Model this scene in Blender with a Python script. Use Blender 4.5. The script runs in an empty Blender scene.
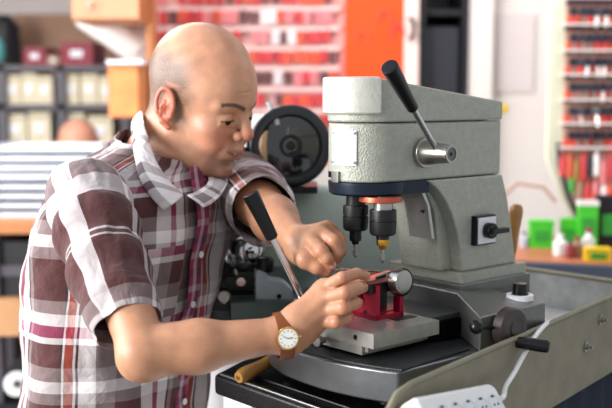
import bpy, bmesh, math, random
import numpy as np
from mathutils import Vector, Matrix, Quaternion
random.seed(7)
rng = np.random.default_rng(7)
S = bpy.context.scene
C = S.collection
PI = math.pi
# ------------------------------------------------------------------ camera, world, lights, exposure
CAMZ = 1.5
TH = math.atan(108/1000)
cd = bpy.data.cameras.new('camera'); cam = bpy.data.objects.new('camera', cd); C.objects.link(cam)
cam.location = (0, 0, CAMZ); cam.rotation_euler = (PI/2-TH, 0, 0)
cd.sensor_width = 36; cd.lens = 36*1000/612; cd.clip_start = .05
cd.dof.use_dof = True; cd.dof.focus_distance = 1.36; cd.dof.aperture_fstop = 3.4
S.camera = cam
S.view_settings.view_transform = 'Standard'; S.view_settings.look = 'None'
S.view_settings.gamma = 1; S.view_settings.use_curve_mapping = False
S.view_settings.exposure = 0.46
w = bpy.data.worlds.new('world'); S.world = w; w.use_nodes = True
w.node_tree.nodes['Background'].inputs[0].default_value = (.93, .96, 1, 1)
w.node_tree.nodes['Background'].inputs[1].default_value = .5
def area(name, loc, target, sx, sy, power, col=(1, 1, 1)):
    l = bpy.data.lights.new(name, 'AREA'); l.shape = 'RECTANGLE'; l.size = sx; l.size_y = sy
    l.energy = power; l.color = col
    o = bpy.data.objects.new(name, l); C.objects.link(o); o.location = loc
    o.rotation_euler = (Vector(target)-Vector(loc)).to_track_quat('-Z', 'Y').to_euler()
    return o
area('window_daylight', (-2.28, 1.75, 1.88), (0, 1.6, 1.35), 2.2, 1.4, 55, (.97, .98, 1))
area('near_window_daylight', (-2.28, .15, 1.9), (.1, 1.35, 1.3), 1.1, 1.4, 85, (1, .985, .97))
area('ceiling_fill', (-.9, 2.9, 2.55), (-.1, 1.6, 1.3), 1.3, .9, 22, (1, .98, .95))  # added fill from above; the ceiling has no opening there
area('shop_fill', (-.3, 2.6, 2.6), (-.3, 3.8, 1.5), 2.2, .5, 18, (1, .99, .97))  # added fill that brightens the shop background, no fitting behind it
area('counter_fill', (1.5, 2.2, 2.55), (1.1, 3.2, 1.4), 1.2, .5, 8, (1, .99, .97))  # fill added over the counter side to lift the right background

# ------------------------------------------------------------------ coordinate helpers
def W(x, y, Y):
    """point at depth Y seen at (x,y) of the 612x408 frame"""
    a = (x-306)/1000; b = (204-y)/1000
    dy = math.cos(TH)+b*math.sin(TH); dz = -math.sin(TH)+b*math.cos(TH)
    return Vector((a*Y/dy, Y, CAMZ+dz*Y/dy))
MO = Vector((.0999, 1.35, 1.10)); MROT = math.atan2(.659, .752)
BZ = 1.10            # bench top height
Zr = lambda r: r+.40  # height relative to camera -> machine local

# ------------------------------------------------------------------ materials
def s2l(c):
    return tuple((x/12.92 if x <= .04045 else ((x+.055)/1.055)**2.4) for x in c)
def hexc(h):
    return s2l(tuple(int(h[i:i+2], 16)/255 for i in (0, 2, 4)))
def mat(name, col, rough=.5, metal=0, noise=0, nscale=40, bump=0, bscale=200, coat=0, spec=.5, sss=0, trans=0, emit=0):
    m = bpy.data.materials.new(name); m.use_nodes = True
    nt = m.node_tree; b = nt.nodes['Principled BSDF']
    if isinstance(col, str): col = hexc(col)
    b.inputs['Base Color'].default_value = (*col, 1)
    b.inputs['Roughness'].default_value = rough; b.inputs['Metallic'].default_value = metal
    b.inputs['Specular IOR Level'].default_value = spec
    b.inputs['Coat Weight'].default_value = coat
    if trans: b.inputs['Transmission Weight'].default_value = trans
    if emit:
        b.inputs['Emission Color'].default_value = (*col, 1); b.inputs['Emission Strength'].default_value = emit
    tc = nt.nodes.new('ShaderNodeTexCoord')
    if noise:
        n = nt.nodes.new('ShaderNodeTexNoise'); n.inputs['Scale'].default_value = nscale; n.inputs['Detail'].default_value = 4
        nt.links.new(tc.outputs['Object'], n.inputs['Vector'])
        r = nt.nodes.new('ShaderNodeMapRange'); r.inputs[1].default_value = .3; r.inputs[2].default_value = .7
        r.inputs[3].default_value = 1-noise; r.inputs[4].default_value = 1+noise
        nt.links.new(n.outputs[0], r.inputs[0])
        mx = nt.nodes.new('ShaderNodeMix'); mx.data_type = 'RGBA'; mx.blend_type = 'MULTIPLY'
        mx.inputs[0].default_value = 1; mx.inputs[6].default_value = (*col, 1)
        nt.links.new(r.outputs[0], mx.inputs[7]); nt.links.new(mx.outputs[2], b.inputs['Base Color'])
    if bump:
        n = nt.nodes.new('ShaderNodeTexNoise'); n.inputs['Scale'].default_value = bscale; n.inputs['Detail'].default_value = 3
        nt.links.new(tc.outputs['Object'], n.inputs['Vector'])
        bp = nt.nodes.new('ShaderNodeBump'); bp.inputs['Strength'].default_value = bump; bp.inputs['Distance'].default_value = .002
        nt.links.new(n.outputs[0], bp.inputs['Height']); nt.links.new(bp.outputs[0], b.inputs['Normal'])
    return m
M = {}
M['hammer'] = mat('hammertone_paint', 'a6a89c', .34, .2, .09, 90, .9, 420)
M['hammer_light'] = mat('hammertone_paint_pale', 'bdbdb3', .34, .15, .06, 90, .3, 260)
M['hammer_dark'] = mat('hammertone_grey_casting', '686a67', .3, .45, .1, 60, .25, 240)
M['iron'] = mat('ground_steel', '6f7274', .32, .85, .12, 30, .1, 120)
M['iron_dark'] = mat('dusty_dark_steel', '303234', .42, .5, .3, 120, .4, 400)
M['slab'] = mat('machined_aluminium', 'b1b1ab', .36, .6, .08, 60, .15, 250)
M['chrome'] = mat('chrome', 'd0d0d0', .12, 1)
M['satin'] = mat('satin_steel', 'a8a6a0', .28, .95, .05, 80)
M['black'] = mat('black_plastic', '08080a', .28, 0, spec=.35)
M['black_matte'] = mat('black_matte_metal', '0f1012', .4, 0, .1, 60, spec=.4)
M['collar_blue'] = mat('blue_black_steel', '1d2734', .35, .6)
M['brown_wheel'] = mat('dark_brown_bakelite', '2e2422', .4)
M['red'] = mat('red_anodised', 'a80f33', .35, .35, .08, 60, .08, 300)
M['copper'] = mat('reddish_copper', 'b5563f', .35, .6)
M['brass'] = mat('brass', 'b58a3a', .3, 1)
M['white_metal'] = mat('white_plate', 'e4e6ea', .35)
M['white_plastic'] = mat('white_plastic', 'eeeeec', .3)
M['socket_hole'] = mat('dark_socket_hole', '1b1b1b', .6)
M['mat_black'] = mat('black_bench_rubber', '0d0e11', .3, 0, .5, 120, .3, 300)
M['cabinet'] = mat('pale_blue_grey_enamel', 'b4bcc8', .4, 0, .05, 10)
M['tray'] = mat('olive_grey_tray_steel', '857f6c', .5, .25, .12, 25, .2, 160)
M['tray_in'] = mat('worn_grey_tray_steel', 'b8b9b7', .42, .2, .15, 40, .2, 160)
M['wood_handle'] = mat('varnished_beech', 'a5763a', .35, 0, .12, 60)
M['glass_dark'] = mat('dark_glass', '1a2022', .08, 0, coat=1)
M['green_body'] = mat('grey_green_enamel', 'b6c4ba', .45, 0, .05, 30)
M['green_dark'] = mat('dark_green_casting', '4a5853', .4, .2, .15, 40)
M['wall_white'] = mat('white_painted_wall', 'dcd3ce', .8, 0, .02, 3)
M['ceil'] = mat('pale_blue_ceiling', 'c9d6e6', .8)
M['floor'] = mat('grey_floor', '77746f', .6, 0, .1, 8)
M['post_wood'] = mat('orange_pine', 'b97443', .5, 0, .1, 12)
M['card_brown'] = mat('brown_cardboard', 'a5826a', .8, 0, .08, 9)
M['orange'] = mat('orange_panel', 'ff4a12', .35, 0, .03, 5)
M['navy'] = mat('navy_black', '0c0d14', .5)
M['frame_dark'] = mat('dark_steel_shelf', '4a464e', .5)
M['cream'] = mat('cream_carton', 'ded3b6', .8, 0, .12, 9)
M['paper'] = mat('white_paper', 'e9ebf2', .8, 0, .04, 30)
M['maroon'] = mat('maroon_carton', '8e3440', .7)
M['teal'] = mat('teal_plastic', '5fb7b5', .4)
M['pk_red'] = mat('packet_red', 'cc3d42', .5); M['pk_pink'] = mat('packet_pink', 'd98084', .5)
M['pk_dark'] = mat('packet_dark', '6b3f40', .5); M['pk_white'] = mat('packet_white', 'e0d4d4', .5)
M['pk_orange'] = mat('packet_orange', 'd9583e', .5)
M['peg'] = mat('pale_pink_pegboard', 'd3a09b', .7)
M['counter_wood'] = mat('orange_brown_counter', 'b56e4c', .45, 0, .06, 10)
M['counter_edge'] = mat('blue_grey_edge', '4b5564', .4)
M['lime'] = mat('lime_green', '45c930', .4); M['lime_dark'] = mat('mid_green', '2f9e3a', .5)
M['yellow'] = mat('yellow_plastic', 'f2c91c', .4)
M['skin_plain'] = mat('plain_skin', 'c98e74', .5)
M['denim'] = mat('dark_denim', '262c3a', .8, 0, .1, 200)
M['shoe'] = mat('black_leather', '17130f', .4)
M['strap'] = mat('tan_leather', '7a3d14', .5, 0, .1, 200, .2, 600)
M['gold'] = mat('gold', 'dcae68', .2, 1)
M['dial'] = mat('dial_white', 'f4f2ec', .4)
M['board_green'] = mat('pale_green_board', 'd5d8c0', .7)
M['dark_key'] = mat('blue_black_key_head', '1c2130', .4)
M['cloth_navy'] = mat('navy_cloth', '1a2536', .9)
M['poster'] = mat('pale_pink_poster', 'd0c4c4', .6)
M['key_metal'] = mat('nickel_key', 'b9aca0', .25, 1)
M['key_pink'] = mat('copper_tinted_key_blank', 'c0a398', .3, .7)

# ------------------------------------------------------------------ mesh builder
class MB:
    def __init__(s): s.bm = bmesh.new()
    def _bev(s, verts, bev, seg=3, ang=35):
        if not bev: return
        vs = set(v for v in verts if v.is_valid)
        es = set(e for v in vs for e in v.link_edges if len(e.link_faces) == 2 and math.degrees(e.calc_face_angle(0)) > ang)
        if es: bmesh.ops.bevel(s.bm, geom=list(es), offset=bev, segments=seg, profile=.5, affect='EDGES', clamp_overlap=True)
    def box(s, c0, c1, bev=0, M4=None, seg=3):
        x0, y0, z0 = c0; x1, y1, z1 = c1
        vs = [s.bm.verts.new(p) for p in [(x0,y0,z0),(x1,y0,z0),(x1,y1,z0),(x0,y1,z0),(x0,y0,z1),(x1,y0,z1),(x1,y1,z1),(x0,y1,z1)]]
        for f in [(0,3,2,1),(4,5,6,7),(0,1,5,4),(1,2,6,5),(2,3,7,6),(3,0,4,7)]: s.bm.faces.new([vs[i] for i in f])
        if M4 is not None:
            for v in vs: v.co = M4 @ v.co
        s._bev(vs, bev, seg); return s
    def hexa(s, pts, bev=0, seg=3):
        """8 points: bottom loop then top loop"""
        vs = [s.bm.verts.new(p) for p in pts]
        for f in [(0,3,2,1),(4,5,6,7),(0,1,5,4),(1,2,6,5),(2,3,7,6),(3,0,4,7)]: s.bm.faces.new([vs[i] for i in f])
        bmesh.ops.recalc_face_normals(s.bm, faces=list({f for v in vs for f in v.link_faces}))
        s._bev(vs, bev, seg); return s
    def prism(s, pts, axis, a, b, bev=0, seg=3, ang=35):
        """extrude polygon; axis z: pts=(x,y); axis y: pts=(x,z); axis x: pts=(y,z). a,b may be callables of the point"""
        def mk(p, t):
            if callable(t): t = t(p)
            return {'z': (p[0], p[1], t), 'y': (p[0], t, p[1]), 'x': (t, p[0], p[1])}[axis]
        A = [s.bm.verts.new(mk(p, a)) for p in pts]; B = [s.bm.verts.new(mk(p, b)) for p in pts]
        n = len(pts)
        s.bm.faces.new(A); s.bm.faces.new(B[::-1])
        for i in range(n): s.bm.faces.new((A[i], B[i], B[(i+1) % n], A[(i+1) % n]))
        bmesh.ops.recalc_face_normals(s.bm, faces=list({f for v in A+B for f in v.link_faces}))
        s._bev(A+B, bev, seg, ang); return s
    def lathe(s, p0, p1, prof, n=40, cap=True):
        """prof: (t metres along axis from p0, r)"""
        p0 = Vector(p0); d = (Vector(p1)-p0).normalized(); q = d.to_track_quat('Z', 'Y')
        rings = []
        for t, r in prof:
            rings.append([s.bm.verts.new(p0+q @ Vector((r*math.cos(2*PI*i/n), r*math.sin(2*PI*i/n), t))) for i in range(n)])
        for a, b in zip(rings, rings[1:]):
            for i in range(n): s.bm.faces.new((a[i], a[(i+1) % n], b[(i+1) % n], b[i]))
        if cap:
            s.bm.faces.new(rings[0][::-1]); s.bm.faces.new(rings[-1])
        return s
    def cyl(s, p0, p1, r, r2=None, n=32, bev=0):
        L = (Vector(p1)-Vector(p0)).length; r2 = r if r2 is None else r2
        if bev: return s.lathe(p0, p1, [(0, r-bev), (bev*.3, r-bev*.3), (bev, r), (L-bev, r2), (L-bev*.3, r2-bev*.3), (L, r2-bev)], n)
        return s.lathe(p0, p1, [(0, r), (L, r2)], n)
    def ring(s, p0, p1, ro, ri, n=40):
        L = (Vector(p1)-Vector(p0)).length
        p0 = Vector(p0); d = (Vector(p1)-p0).normalized(); q = d.to_track_quat('Z', 'Y')
        R = []
        for t, r in [(0, ri), (0, ro), (L, ro), (L, ri)]:
            R.append([s.bm.verts.new(p0+q @ Vector((r*math.cos(2*PI*i/n), r*math.sin(2*PI*i/n), t))) for i in range(n)])
        for k in range(4):
            a = R[k]; b = R[(k+1) % 4]
            for i in range(n): s.bm.faces.new((a[i], a[(i+1) % n], b[(i+1) % n], b[i]))
        return s
    def tube(s, pts, r, n=12, closed=False, flat=None):
        pts = [Vector(p) for p in pts]; N = len(pts)
        rs = r if isinstance(r, (list, tuple)) else [r]*N
        up = None; rings = []
        for i, p in enumerate(pts):
            if closed: d = (pts[(i+1) % N]-pts[i-1]).normalized()
            else: d = (pts[min(i+1, N-1)]-pts[max(i-1, 0)]).normalized()
            if up is None:
                up = d.orthogonal().normalized() if flat is None else (Vector(flat)-d*d.dot(Vector(flat))).normalized()
            up = (up-d*d.dot(up)).normalized(); sd = d.cross(up)
            rings.append([s.bm.verts.new(p+(up*math.cos(2*PI*k/n)+sd*math.sin(2*PI*k/n))*rs[i]) for k in range(n)])
        rr = list(zip(rings, rings[1:]))
        if closed: rr.append((rings[-1], rings[0]))
        for a, b in rr:
            for k in range(n): s.bm.faces.new((a[k], a[(k+1) % n], b[(k+1) % n], b[k]))
        if not closed: s.bm.faces.new(rings[0][::-1]); s.bm.faces.new(rings[-1])
        return s
    def ball(s, c, r, seg=20, sc=(1, 1, 1)):
        g = bmesh.ops.create_uvsphere(s.bm, u_segments=seg, v_segments=seg//2, radius=r)
        for v in g['verts']: v.co = Vector((v.co.x*sc[0], v.co.y*sc[1], v.co.z*sc[2]))+Vector(c)
        return s
    def obj(s, name, m, parent=None, wn=True, mw=None, sharp=40):
        bm = s.bm
        bmesh.ops.recalc_face_normals(bm, faces=bm.faces)
        bm.normal_update()
        for f in bm.faces: f.smooth = True
        for e in bm.edges:
            if len(e.link_faces) == 2 and math.degrees(e.calc_face_angle(0)) > sharp: e.smooth = False
        me = bpy.data.meshes.new(name); bm.to_mesh(me); bm.free()
        me.materials.append(M[m] if isinstance(m, str) else m)
        o = bpy.data.objects.new(name, me); C.objects.link(o)
        if parent: o.parent = parent
        if wn:
            k = o.modifiers.new('wn', 'WEIGHTED_NORMAL'); k.keep_sharp = True
        return o
def empty(name, label, cat, loc=(0, 0, 0), rz=0, group=None):
    o = bpy.data.objects.new(name, None); C.objects.link(o); o.location = loc; o.rotation_euler = (0, 0, rz)
    o.empty_display_size = .05
    return tag(o, label, cat, group)
def tag(o, label, cat, group=None, kind=None):
    o['label'] = label; o['category'] = cat
    if group: o['group'] = group
    if kind: o['kind'] = kind
    return o
ORD = 'first second third fourth fifth sixth seventh eighth ninth tenth eleventh twelfth thirteenth fourteenth fifteenth sixteenth seventeenth eighteenth nineteenth twentieth'.split()
ORD += ['twenty-'+o for o in ORD[:9]]+['thirtieth']+['thirty-'+o for o in ORD[:9]]
def struct(o): o['kind'] = 'structure'; return o
def place(o, loc, rz=0):
    o.location = loc; o.rotation_euler = (0, 0, rz); return o

# ================================================================== THE ROOM
struct(MB().box((-2.4, -.6, -.05), (2.6, 5.4, 0)).obj('floor', 'floor'))
struct(MB().box((-2.4, 1.0, 2.7), (2.6, 5.4, 2.78)).obj('ceiling', 'ceil'))
struct(MB().box((-2.4, 5.3, 0), (2.6, 5.4, 2.7)).obj('wall_back', 'wall_white'))
wl = MB()
wl.box((-2.45, -.6, 0), (-2.35, 5.3, 1.1)).box((-2.45, -.6, 2.65), (-2.35, 5.3, 2.7)).box((-2.45, 2.95, 1.1), (-2.35, 5.3, 2.65)).box((-2.45, -.6, 1.1), (-2.35, -.45, 2.65))
struct(wl.obj('wall_left', 'wall_white'))
wf = MB()
for y in (.55, 1.72, 2.89): wf.box((-2.43, y, 1.1), (-2.37, y+.06, 2.65))
wf.box((-2.43, .55, 1.1), (-2.37, 2.95, 1.16)).box((-2.43, .55, 2.59), (-2.37, 2.95, 2.65))
struct(wf.obj('window_1', 'white_plastic'))
wf = MB()
for y in (-.45, .49): wf.box((-2.43, y, 1.1), (-2.37, y+.06, 2.65))
wf.box((-2.43, -.45, 1.1), (-2.37, .55, 1.16)).box((-2.43, -.45, 2.59), (-2.37, .55, 2.65))
struct(wf.obj('window_2', 'white_plastic'))
struct(MB().box((1.22, 3.5, 0), (1.34, 3.62, 2.7)).box((1.34, 3.5, 0), (2.5, 3.62, 2.7)).obj('wall_right', 'wall_white'))
# white partition with column and dark doorway, behind the machine (Y 3.5)
def bx_px(x0, y0, x1, y1, Y, d, bev=0):
    """box whose near face spans the pixel rectangle at depth Y and is d deep"""
    a = W(x0, y1, Y); b = W(x1, y0, Y)
    return (a.x, Y, a.z), (b.x, Y+d, b.z)
Yp = 3.5
a = W(471, 0, Yp).x; b = W(557, 0, Yp).x
struct(MB().box((a, Yp, 0), (1.22, Yp+.12, 2.7)).obj('wall_partition', 'wall_white'))
struct(MB().box((a, Yp-.05, 0), (W(491, 0, Yp).x, Yp-.002, 2.7), .004).obj('trim_1', 'wall_white'))
# pegboard partition
xl = W(148, 0, Yp).x; xr = W(346, 0, Yp).x
struct(MB().box((xl, Yp+.03, 0), (xr, Yp+.13, 2.7)).obj('wall_middle', 'peg'))

# poster on the white wall
p = W(496, 14, Yp); q = W(533, 92, Yp)
po = MB().box((p.x, Yp-.008, q.z), (q.x, Yp-.001, p.z), .001).obj('wall_poster', 'poster'); tag(po, 'pale pink-grey poster sheet on the white wall right of the machine', 'poster')
p = W(504, 108, Yp)
st = MB().box((p.x-.01, Yp-.008, p.z-.014), (p.x+.012, Yp-.001, p.z+.012), .002).obj('sticker', 'yellow'); tag(st, 'small yellow-orange sticker on the white wall below the pale poster', 'sticker')

# dark doorway: black open cabinet
t = empty('black_cabinet', 'tall black cabinet between the orange door and the white column', 'cabinet', ((W(420, 0, Yp).x+W(470, 0, Yp).x)/2, Yp, 0))
hw = (W(470, 0, Yp).x-W(420, 0, Yp).x)/2
c = MB(); c.box((-hw, .02, 0), (-hw+.02, .4, 2.3)).box((hw-.02, .02, 0), (hw, .4, 2.3)).box((-hw, .38, 0), (hw, .4, 2.3)).box((-hw, .02, 2.28), (hw, .4, 2.3))
c.obj('body', 'navy', t)
for z in (.5, .95, 1.33, 1.78, 2.05): MB().box((-hw+.02, .04, z), (hw-.02, .38, z+.02)).obj('shelf', 'navy', t)
MB().box((-hw+.025, .05, 1.40), (hw-.03, .1, 1.74), .004).obj('inner_panel', mat('charcoal_panel', '262831', .5), t)
MB().box((-hw+.0, .0, 0), (-hw+.02, .02, 2.3), .002).obj('edge_strip', 'navy', t)

# orange door with ring pulls
t = empty('orange_display_panel', 'bright orange display panel with key rings between the packets and the black cabinet', 'panel', (W(345, 0, Yp).x, Yp, 0))
wd = W(404, 0, Yp).x-W(345, 0, Yp).x
MB().box((0, -.01, 0), (wd, .03, 2.65), .004).obj('board', 'orange', t)
MB().box((wd, -.02, 0), (wd+.05, .04, 2.65), .004).obj('side_post', mat('pink_white_post', 'eccfc6', .5), t)
for (x, y, r) in ((362, 40, .022), (384, 20, .025), (398, 34, .024)):
    p = W(x, y, Yp)-t.location
    pts = [(p.x+r*math.cos(q)*.9, -.018, p.z+r*1.3*math.sin(q)) for q in np.linspace(-.35, PI+.35, 18)]
    MB().tube(pts, .003, 8).obj('hook_ring', 'pk_orange' if x != 398 else 'frame_dark', t)
p = W(409, 29, Yp)-t.location
MB().tube([(p.x, -.03, p.z+.035), (p.x+.012, -.05, p.z+.02), (p.x+.012, -.05, p.z-.02), (p.x, -.03, p.z-.035)], .007, 10).obj('handle', 'black', t)

# ---- pegboard shelves and packets
strips = []
rows_y = [-2, 18, 38, 58, 79, 101, 123, 145]
for i, y in enumerate(rows_y[:-1]):
    z = W(250, y+10.5, Yp).z
    o = MB().box((xl+.03, Yp+.012, z-.008), (xr-.02, Yp+.03, z+.010), .002).obj('rail', mat('rail_white', 'dcbab5', .5) if i == 0 else strips[0].data.materials[0]); strips.append(o)
    tag(o, 'pale horizontal rail on the pegboard, %s rail from the top' % ORD[i], 'rail', 'rails on the pegboard')
def packet_mesh(wid, h, m, dark):
    b = MB(); b.box((-wid/2, -.02, -h), (wid/2, -.008, 0), .002, seg=2)
    b.cyl((0, -.024, -h*.35), (0, -.018, -h*.35), wid*.33, n=10)
    b.box((-wid*.12, -.024, -h*.9), (wid*.12, -.019, -h*.4))
    b.box((-.002, -.03, -.004), (.002, .02, 0))
    o = b.obj('key_packet', m, wn=False)
    return o
kinds = []
for nm, m, wid, h in (('red', 'pk_red', .026, .042), ('pink', 'pk_pink', .03, .044), ('dark', 'pk_dark', .022, .04), ('white', 'pk_white', .03, .045), ('orange-red', 'pk_orange', .027, .043)):
    o = packet_mesh(wid, h, m, None); kinds.append((nm, o, [False]))
def put_packet(k, x, y, z):
    nm, o, used = kinds[k]
    c = o if not used[0] else o.copy()
    if used[0]: C.objects.link(c)
    used[0] = True
    c.location = (x, y, z); c.rotation_euler = (0, random.uniform(-.07, .07), random.uniform(-.15, .15))
    row.append((c, nm))
for i, y in enumerate(rows_y):
    z = W(250, y-7, Yp).z
    x = xl+.05; row = []
    while x < xr-.04:
        px = 306+x/Yp*1000
        vis = px > 215 or y < 60 or px < 172
        step = random.choice([.028, .031, .035])
        if vis and random.random() > .07:
            k = random.choices(range(5), [7, 6, 5, 1.4, 4])[0]
            if y < 5 and px > 300: k = random.choice([2, 4, 0])
            put_packet(k, x, Yp+.022, z+random.uniform(-.003, .003))
        x += step
    for k, (c, nm) in enumerate(row[::-1]):
        tag(c, '%s key packet, %s from the orange panel in the %s row of the pegboard' % (nm, ORD[k], ORD[i]), 'key packet', '%s packets on the pegboard' % nm)

# ---- wooden post, crate, box and lamp tube at the left
p = W(145, 0, 3.2); q = W(152, 0, 3.2)
o = MB().box((p.x, 3.2, 0), (q.x, 3.3, 2.68), .004).obj('wooden_post', 'post_wood'); tag(o, 'orange-brown wooden post behind the back of the man\'s head', 'post')
t0 = W(70, -30, 3.05); t1 = W(140, 20, 3.05)
t = empty('wall_cupboard', 'orange wooden cupboard hanging at the top left beside the wooden post', 'cupboard', (t0.x, 3.05, t1.z))
MB().box((0, .012, 0), (t1.x-t0.x, .34, t0.z-t1.z), .004).obj('body', 'post_wood', t)
MB().box((.004, 0, .004), (t1.x-t0.x-.004, .012, t0.z-t1.z-.004), .003).obj('door', mat('pale_orange_wood', 'c58a66', .5, 0, .08, 8), t)
MB().cyl((.06, 0, .045), (.06, -.014, .045), .008, n=16).obj('knob', 'satin', t)
struct(MB().box((t0.x-.05, 3.08, t0.z-.02), (q.x, 3.2, 2.7)).obj('trim_2', 'post_wood'))
# white slanted pipe/duct
o = MB().tube([W(86, 15, 3.45), W(112, 30, 3.4), W(136, 48, 3.4), W(150, 60, 3.45)], [.05, .055, .055, .05], 20).obj('white_duct', 'wall_white'); tag(o, 'slanting white duct below the hanging orange cupboard', 'duct')
p = W(108, 118, 3.1); q = W(139, 64, 3.1)
t = empty('wooden_box', 'orange wooden letter box on the post behind the man\'s neck', 'box', (p.x, 3.1, p.z))
MB().box((0, .012, 0), (q.x-p.x+.01, .12, q.z-p.z), .004).obj('body', 'post_wood', t)
MB().box((.006, 0, .006), (q.x-p.x-.004, .012, q.z-p.z-.006), .004).obj('front', mat('pale_wood_front', 'dc8448', .5, 0, .15, 20), t)
MB().box((.0, -.012, q.z-p.z), (q.x-p.x+.012, .125, q.z-p.z+.012), .003).obj('lid', 'paper', t)
o = MB().tube([Vector((W(150, 62, 3.33).x, 3.33, z_)) for z_ in (0, 1.3, 2.7)], .012, 12).obj('white_pipe', 'wall_white'); tag(o, 'white vertical pipe behind the back of the man\'s head', 'pipe')

# ---- shelf unit far left with cartons
Ys = 4.2
t = empty('steel_shelf', 'dark steel shelving full of cream cartons at the far left', 'shelving', (W(50, 0, Ys).x, Ys, 0))
ox = t.location.x
for x in (-6, 54, 118):
    wx = W(x, 0, Ys).x-ox
    MB().box((wx, 0, 0), (wx+.035, .35, W(0, 66, Ys).z), .003).obj('upright', 'frame_dark', t)
for y in (68, 107, 147, 190, 235):
    z = W(0, y, Ys).z
    MB().box((W(-6, 0, Ys).x-ox, 0, z-.012), (W(125, 0, Ys).x-ox, .35, z+.012), .002).obj('shelf', 'frame_dark', t)
def carton(x0, x1, y0, y1, m, label, grp, Y=Ys+.03, d=.28, name='carton'):
    a = W(x0, y1, Y); b = W(x1, y0, Y)
    q = MB(); q.box((0, 0, 0), (b.x-a.x, d, b.z-a.z), .004)
    o = q.obj(name, m); o.location = (a.x, Y, a.z)
    tag(o, label, 'box', grp); 
    MB().box(((b.x-a.x)*.3, -.003, (b.z-a.z)*.35), ((b.x-a.x)*.7, 0, (b.z-a.z)*.65)).obj('label_sheet', 'paper', o)
    MB().box((-.001, -.002, (b.z-a.z)*.84), (b.x-a.x+.001, .0, (b.z-a.z)*.87)).obj('lid_edge', 'frame_dark', o)
    return o
for (x0, x1, y0, y1, d) in ((3, 20, 75, 104, 'first carton from the left on the upper shelf'), (22, 36, 73, 104, 'second carton from the left on the upper shelf'), (37, 52, 76, 104, 'third carton from the left on the upper shelf'), (63, 78, 74, 104, 'fourth carton from the left on the upper shelf, right of the upright'), (81, 97, 74, 104, 'fifth carton from the left on the upper shelf'), (99, 112, 76, 104, 'rightmost carton on the upper shelf'),
                        (4, 26, 114, 144, 'leftmost carton on the lower shelf'), (29, 50, 112, 144, 'second carton on the lower shelf, left of the upright'), (63, 84, 113, 144, 'third carton on the lower shelf'), (88, 112, 116, 144, 'rightmost carton on the lower shelf')):
    carton(x0, x1, y0, y1, 'cream', 'cream carton, '+d.replace('from the left ', '').replace(', right of the upright', '').replace(', left of the upright', ''), 'cream cartons on the shelving')
carton(24, 45, 47, 65.4, 'maroon', 'maroon carton on top of the shelving, left one', None)
carton(61, 92, 42, 65.4, 'maroon', 'wide maroon carton on top of the shelving, right one', None)
carton(47, 59, 55, 65.4, 'card_brown', 'small brown carton between the two maroon cartons on the shelving', None)
p = W(14, 68, 5.0); q = W(122, 14, 5.0)
o = MB().box((p.x, 5.0, 0), (q.x, 5.06, q.z), .004).obj('cardboard_partition', 'card_brown'); tag(o, 'brown board partition behind the cartons at the top left', 'partition')
t = empty('coat_on_stand', 'dark coat with teal scarf hanging at the far left edge', 'coat', (W(6, 0, 4.8).x, 4.56, 0))
zt = W(0, 15, 4.76).z; zb = W(0, 66, 4.76).z-.5
MB().lathe((0, .2, zb), (0, .2, zt), [(0, .09), (.2, .085), (.45, .08), (zt-zb-.05, .07), (zt-zb, .03)], 16).obj('coat', 'navy', t)
MB().lathe((-.01, .125, zb+.52), (-.01, .125, zt-.05), [(0, .02), (.04, .03), (.08, .028), (.11, .01)], 14).obj('scarf', 'teal', t)
MB().cyl((0, .2, 0), (0, .2, zb+.02), .02, n=12).obj('stand', 'frame_dark', t)

# far seated person behind the shoulder
t = empty('person', 'blurred person seated far behind the man\'s shoulder, only the head in view', 'person', (W(75, 0, 3.75).x, 3.75, 0))
hz = W(75, 142, 3.75).z
b = MB()
b.lathe((0, 0, .5), (0, 0, hz+.09), [(0, .12), (.15, .15), (.35, .17), (hz-.5-.2, .16), (hz-.5-.15, .12), (hz-.5-.11, .055), (hz-.5-.08, .05), (hz-.5-.06, .055), (hz-.5-.03, .068), (hz-.5+.01, .074), (hz-.5+.05, .066), (hz-.5+.078, .035), (hz-.5+.085, .01)], 24)
b.ball((0.0, -.075, hz-.02), .012); b.ball((-.075, 0, hz-.01), .014, sc=(.5, 1, 1.6)); b.ball((.075, 0, hz-.01), .014, sc=(.5, 1, 1.6))
b.tube([(-.14, 0, hz-.24), (-.19, -.06, hz-.42), (-.12, -.22, hz-.48)], [.05, .042, .03], 12); b.tube([(.14, 0, hz-.24), (.19, -.06, hz-.42), (.12, -.22, hz-.48)], [.05, .042, .03], 12)
b.tube([(-.08, 0, .55), (-.1, -.35, .5), (-.1, -.36, .06)], [.09, .075, .05], 12); b.tube([(.08, 0, .55), (.1, -.35, .5), (.1, -.36, .06)], [.09, .075, .05], 12)
b.obj('body', 'skin_plain', t)
b = MB(); b.lathe((0, 0, .5), (0, 0, hz-.1), [(0, .145), (.15, .165), (.35, .183), (hz-.5-.2, .175), (hz-.5-.14, .12), (hz-.5-.11, .065)], 24).obj('shirt', 'paper', t)
b = MB(); b.tube([(-.08, .02, .55), (-.1, -.35, .52), (-.1, -.36, .06)], [.1, .085, .06], 12).tube([(.08, .02, .55), (.1, -.35, .52), (.1, -.36, .06)], [.1, .085, .06], 12).obj('trousers', 'denim', t)
b = MB(); b.box((-.15, -.5, 0), (-.05, -.3, .07), .02).box((.05, -.5, 0), (.15, -.3, .07), .02).obj('shoes', 'shoe', t)
o = empty('stool', 'stool under the blurred person at the far left', 'stool', (W(75, 0, 3.75).x, 3.83, 0))
MB().cyl((0, 0, .40), (0, 0, .445), .17, bev=.01).obj('seat', 'card_brown', o)
for s1 in (-1, 1):
    for s2 in (-1, 1): MB().cyl((s1*.14, s2*.14, 0), (s1*.09, s2*.09, .40), .013, n=10).obj('leg', 'frame_dark', o)

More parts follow.
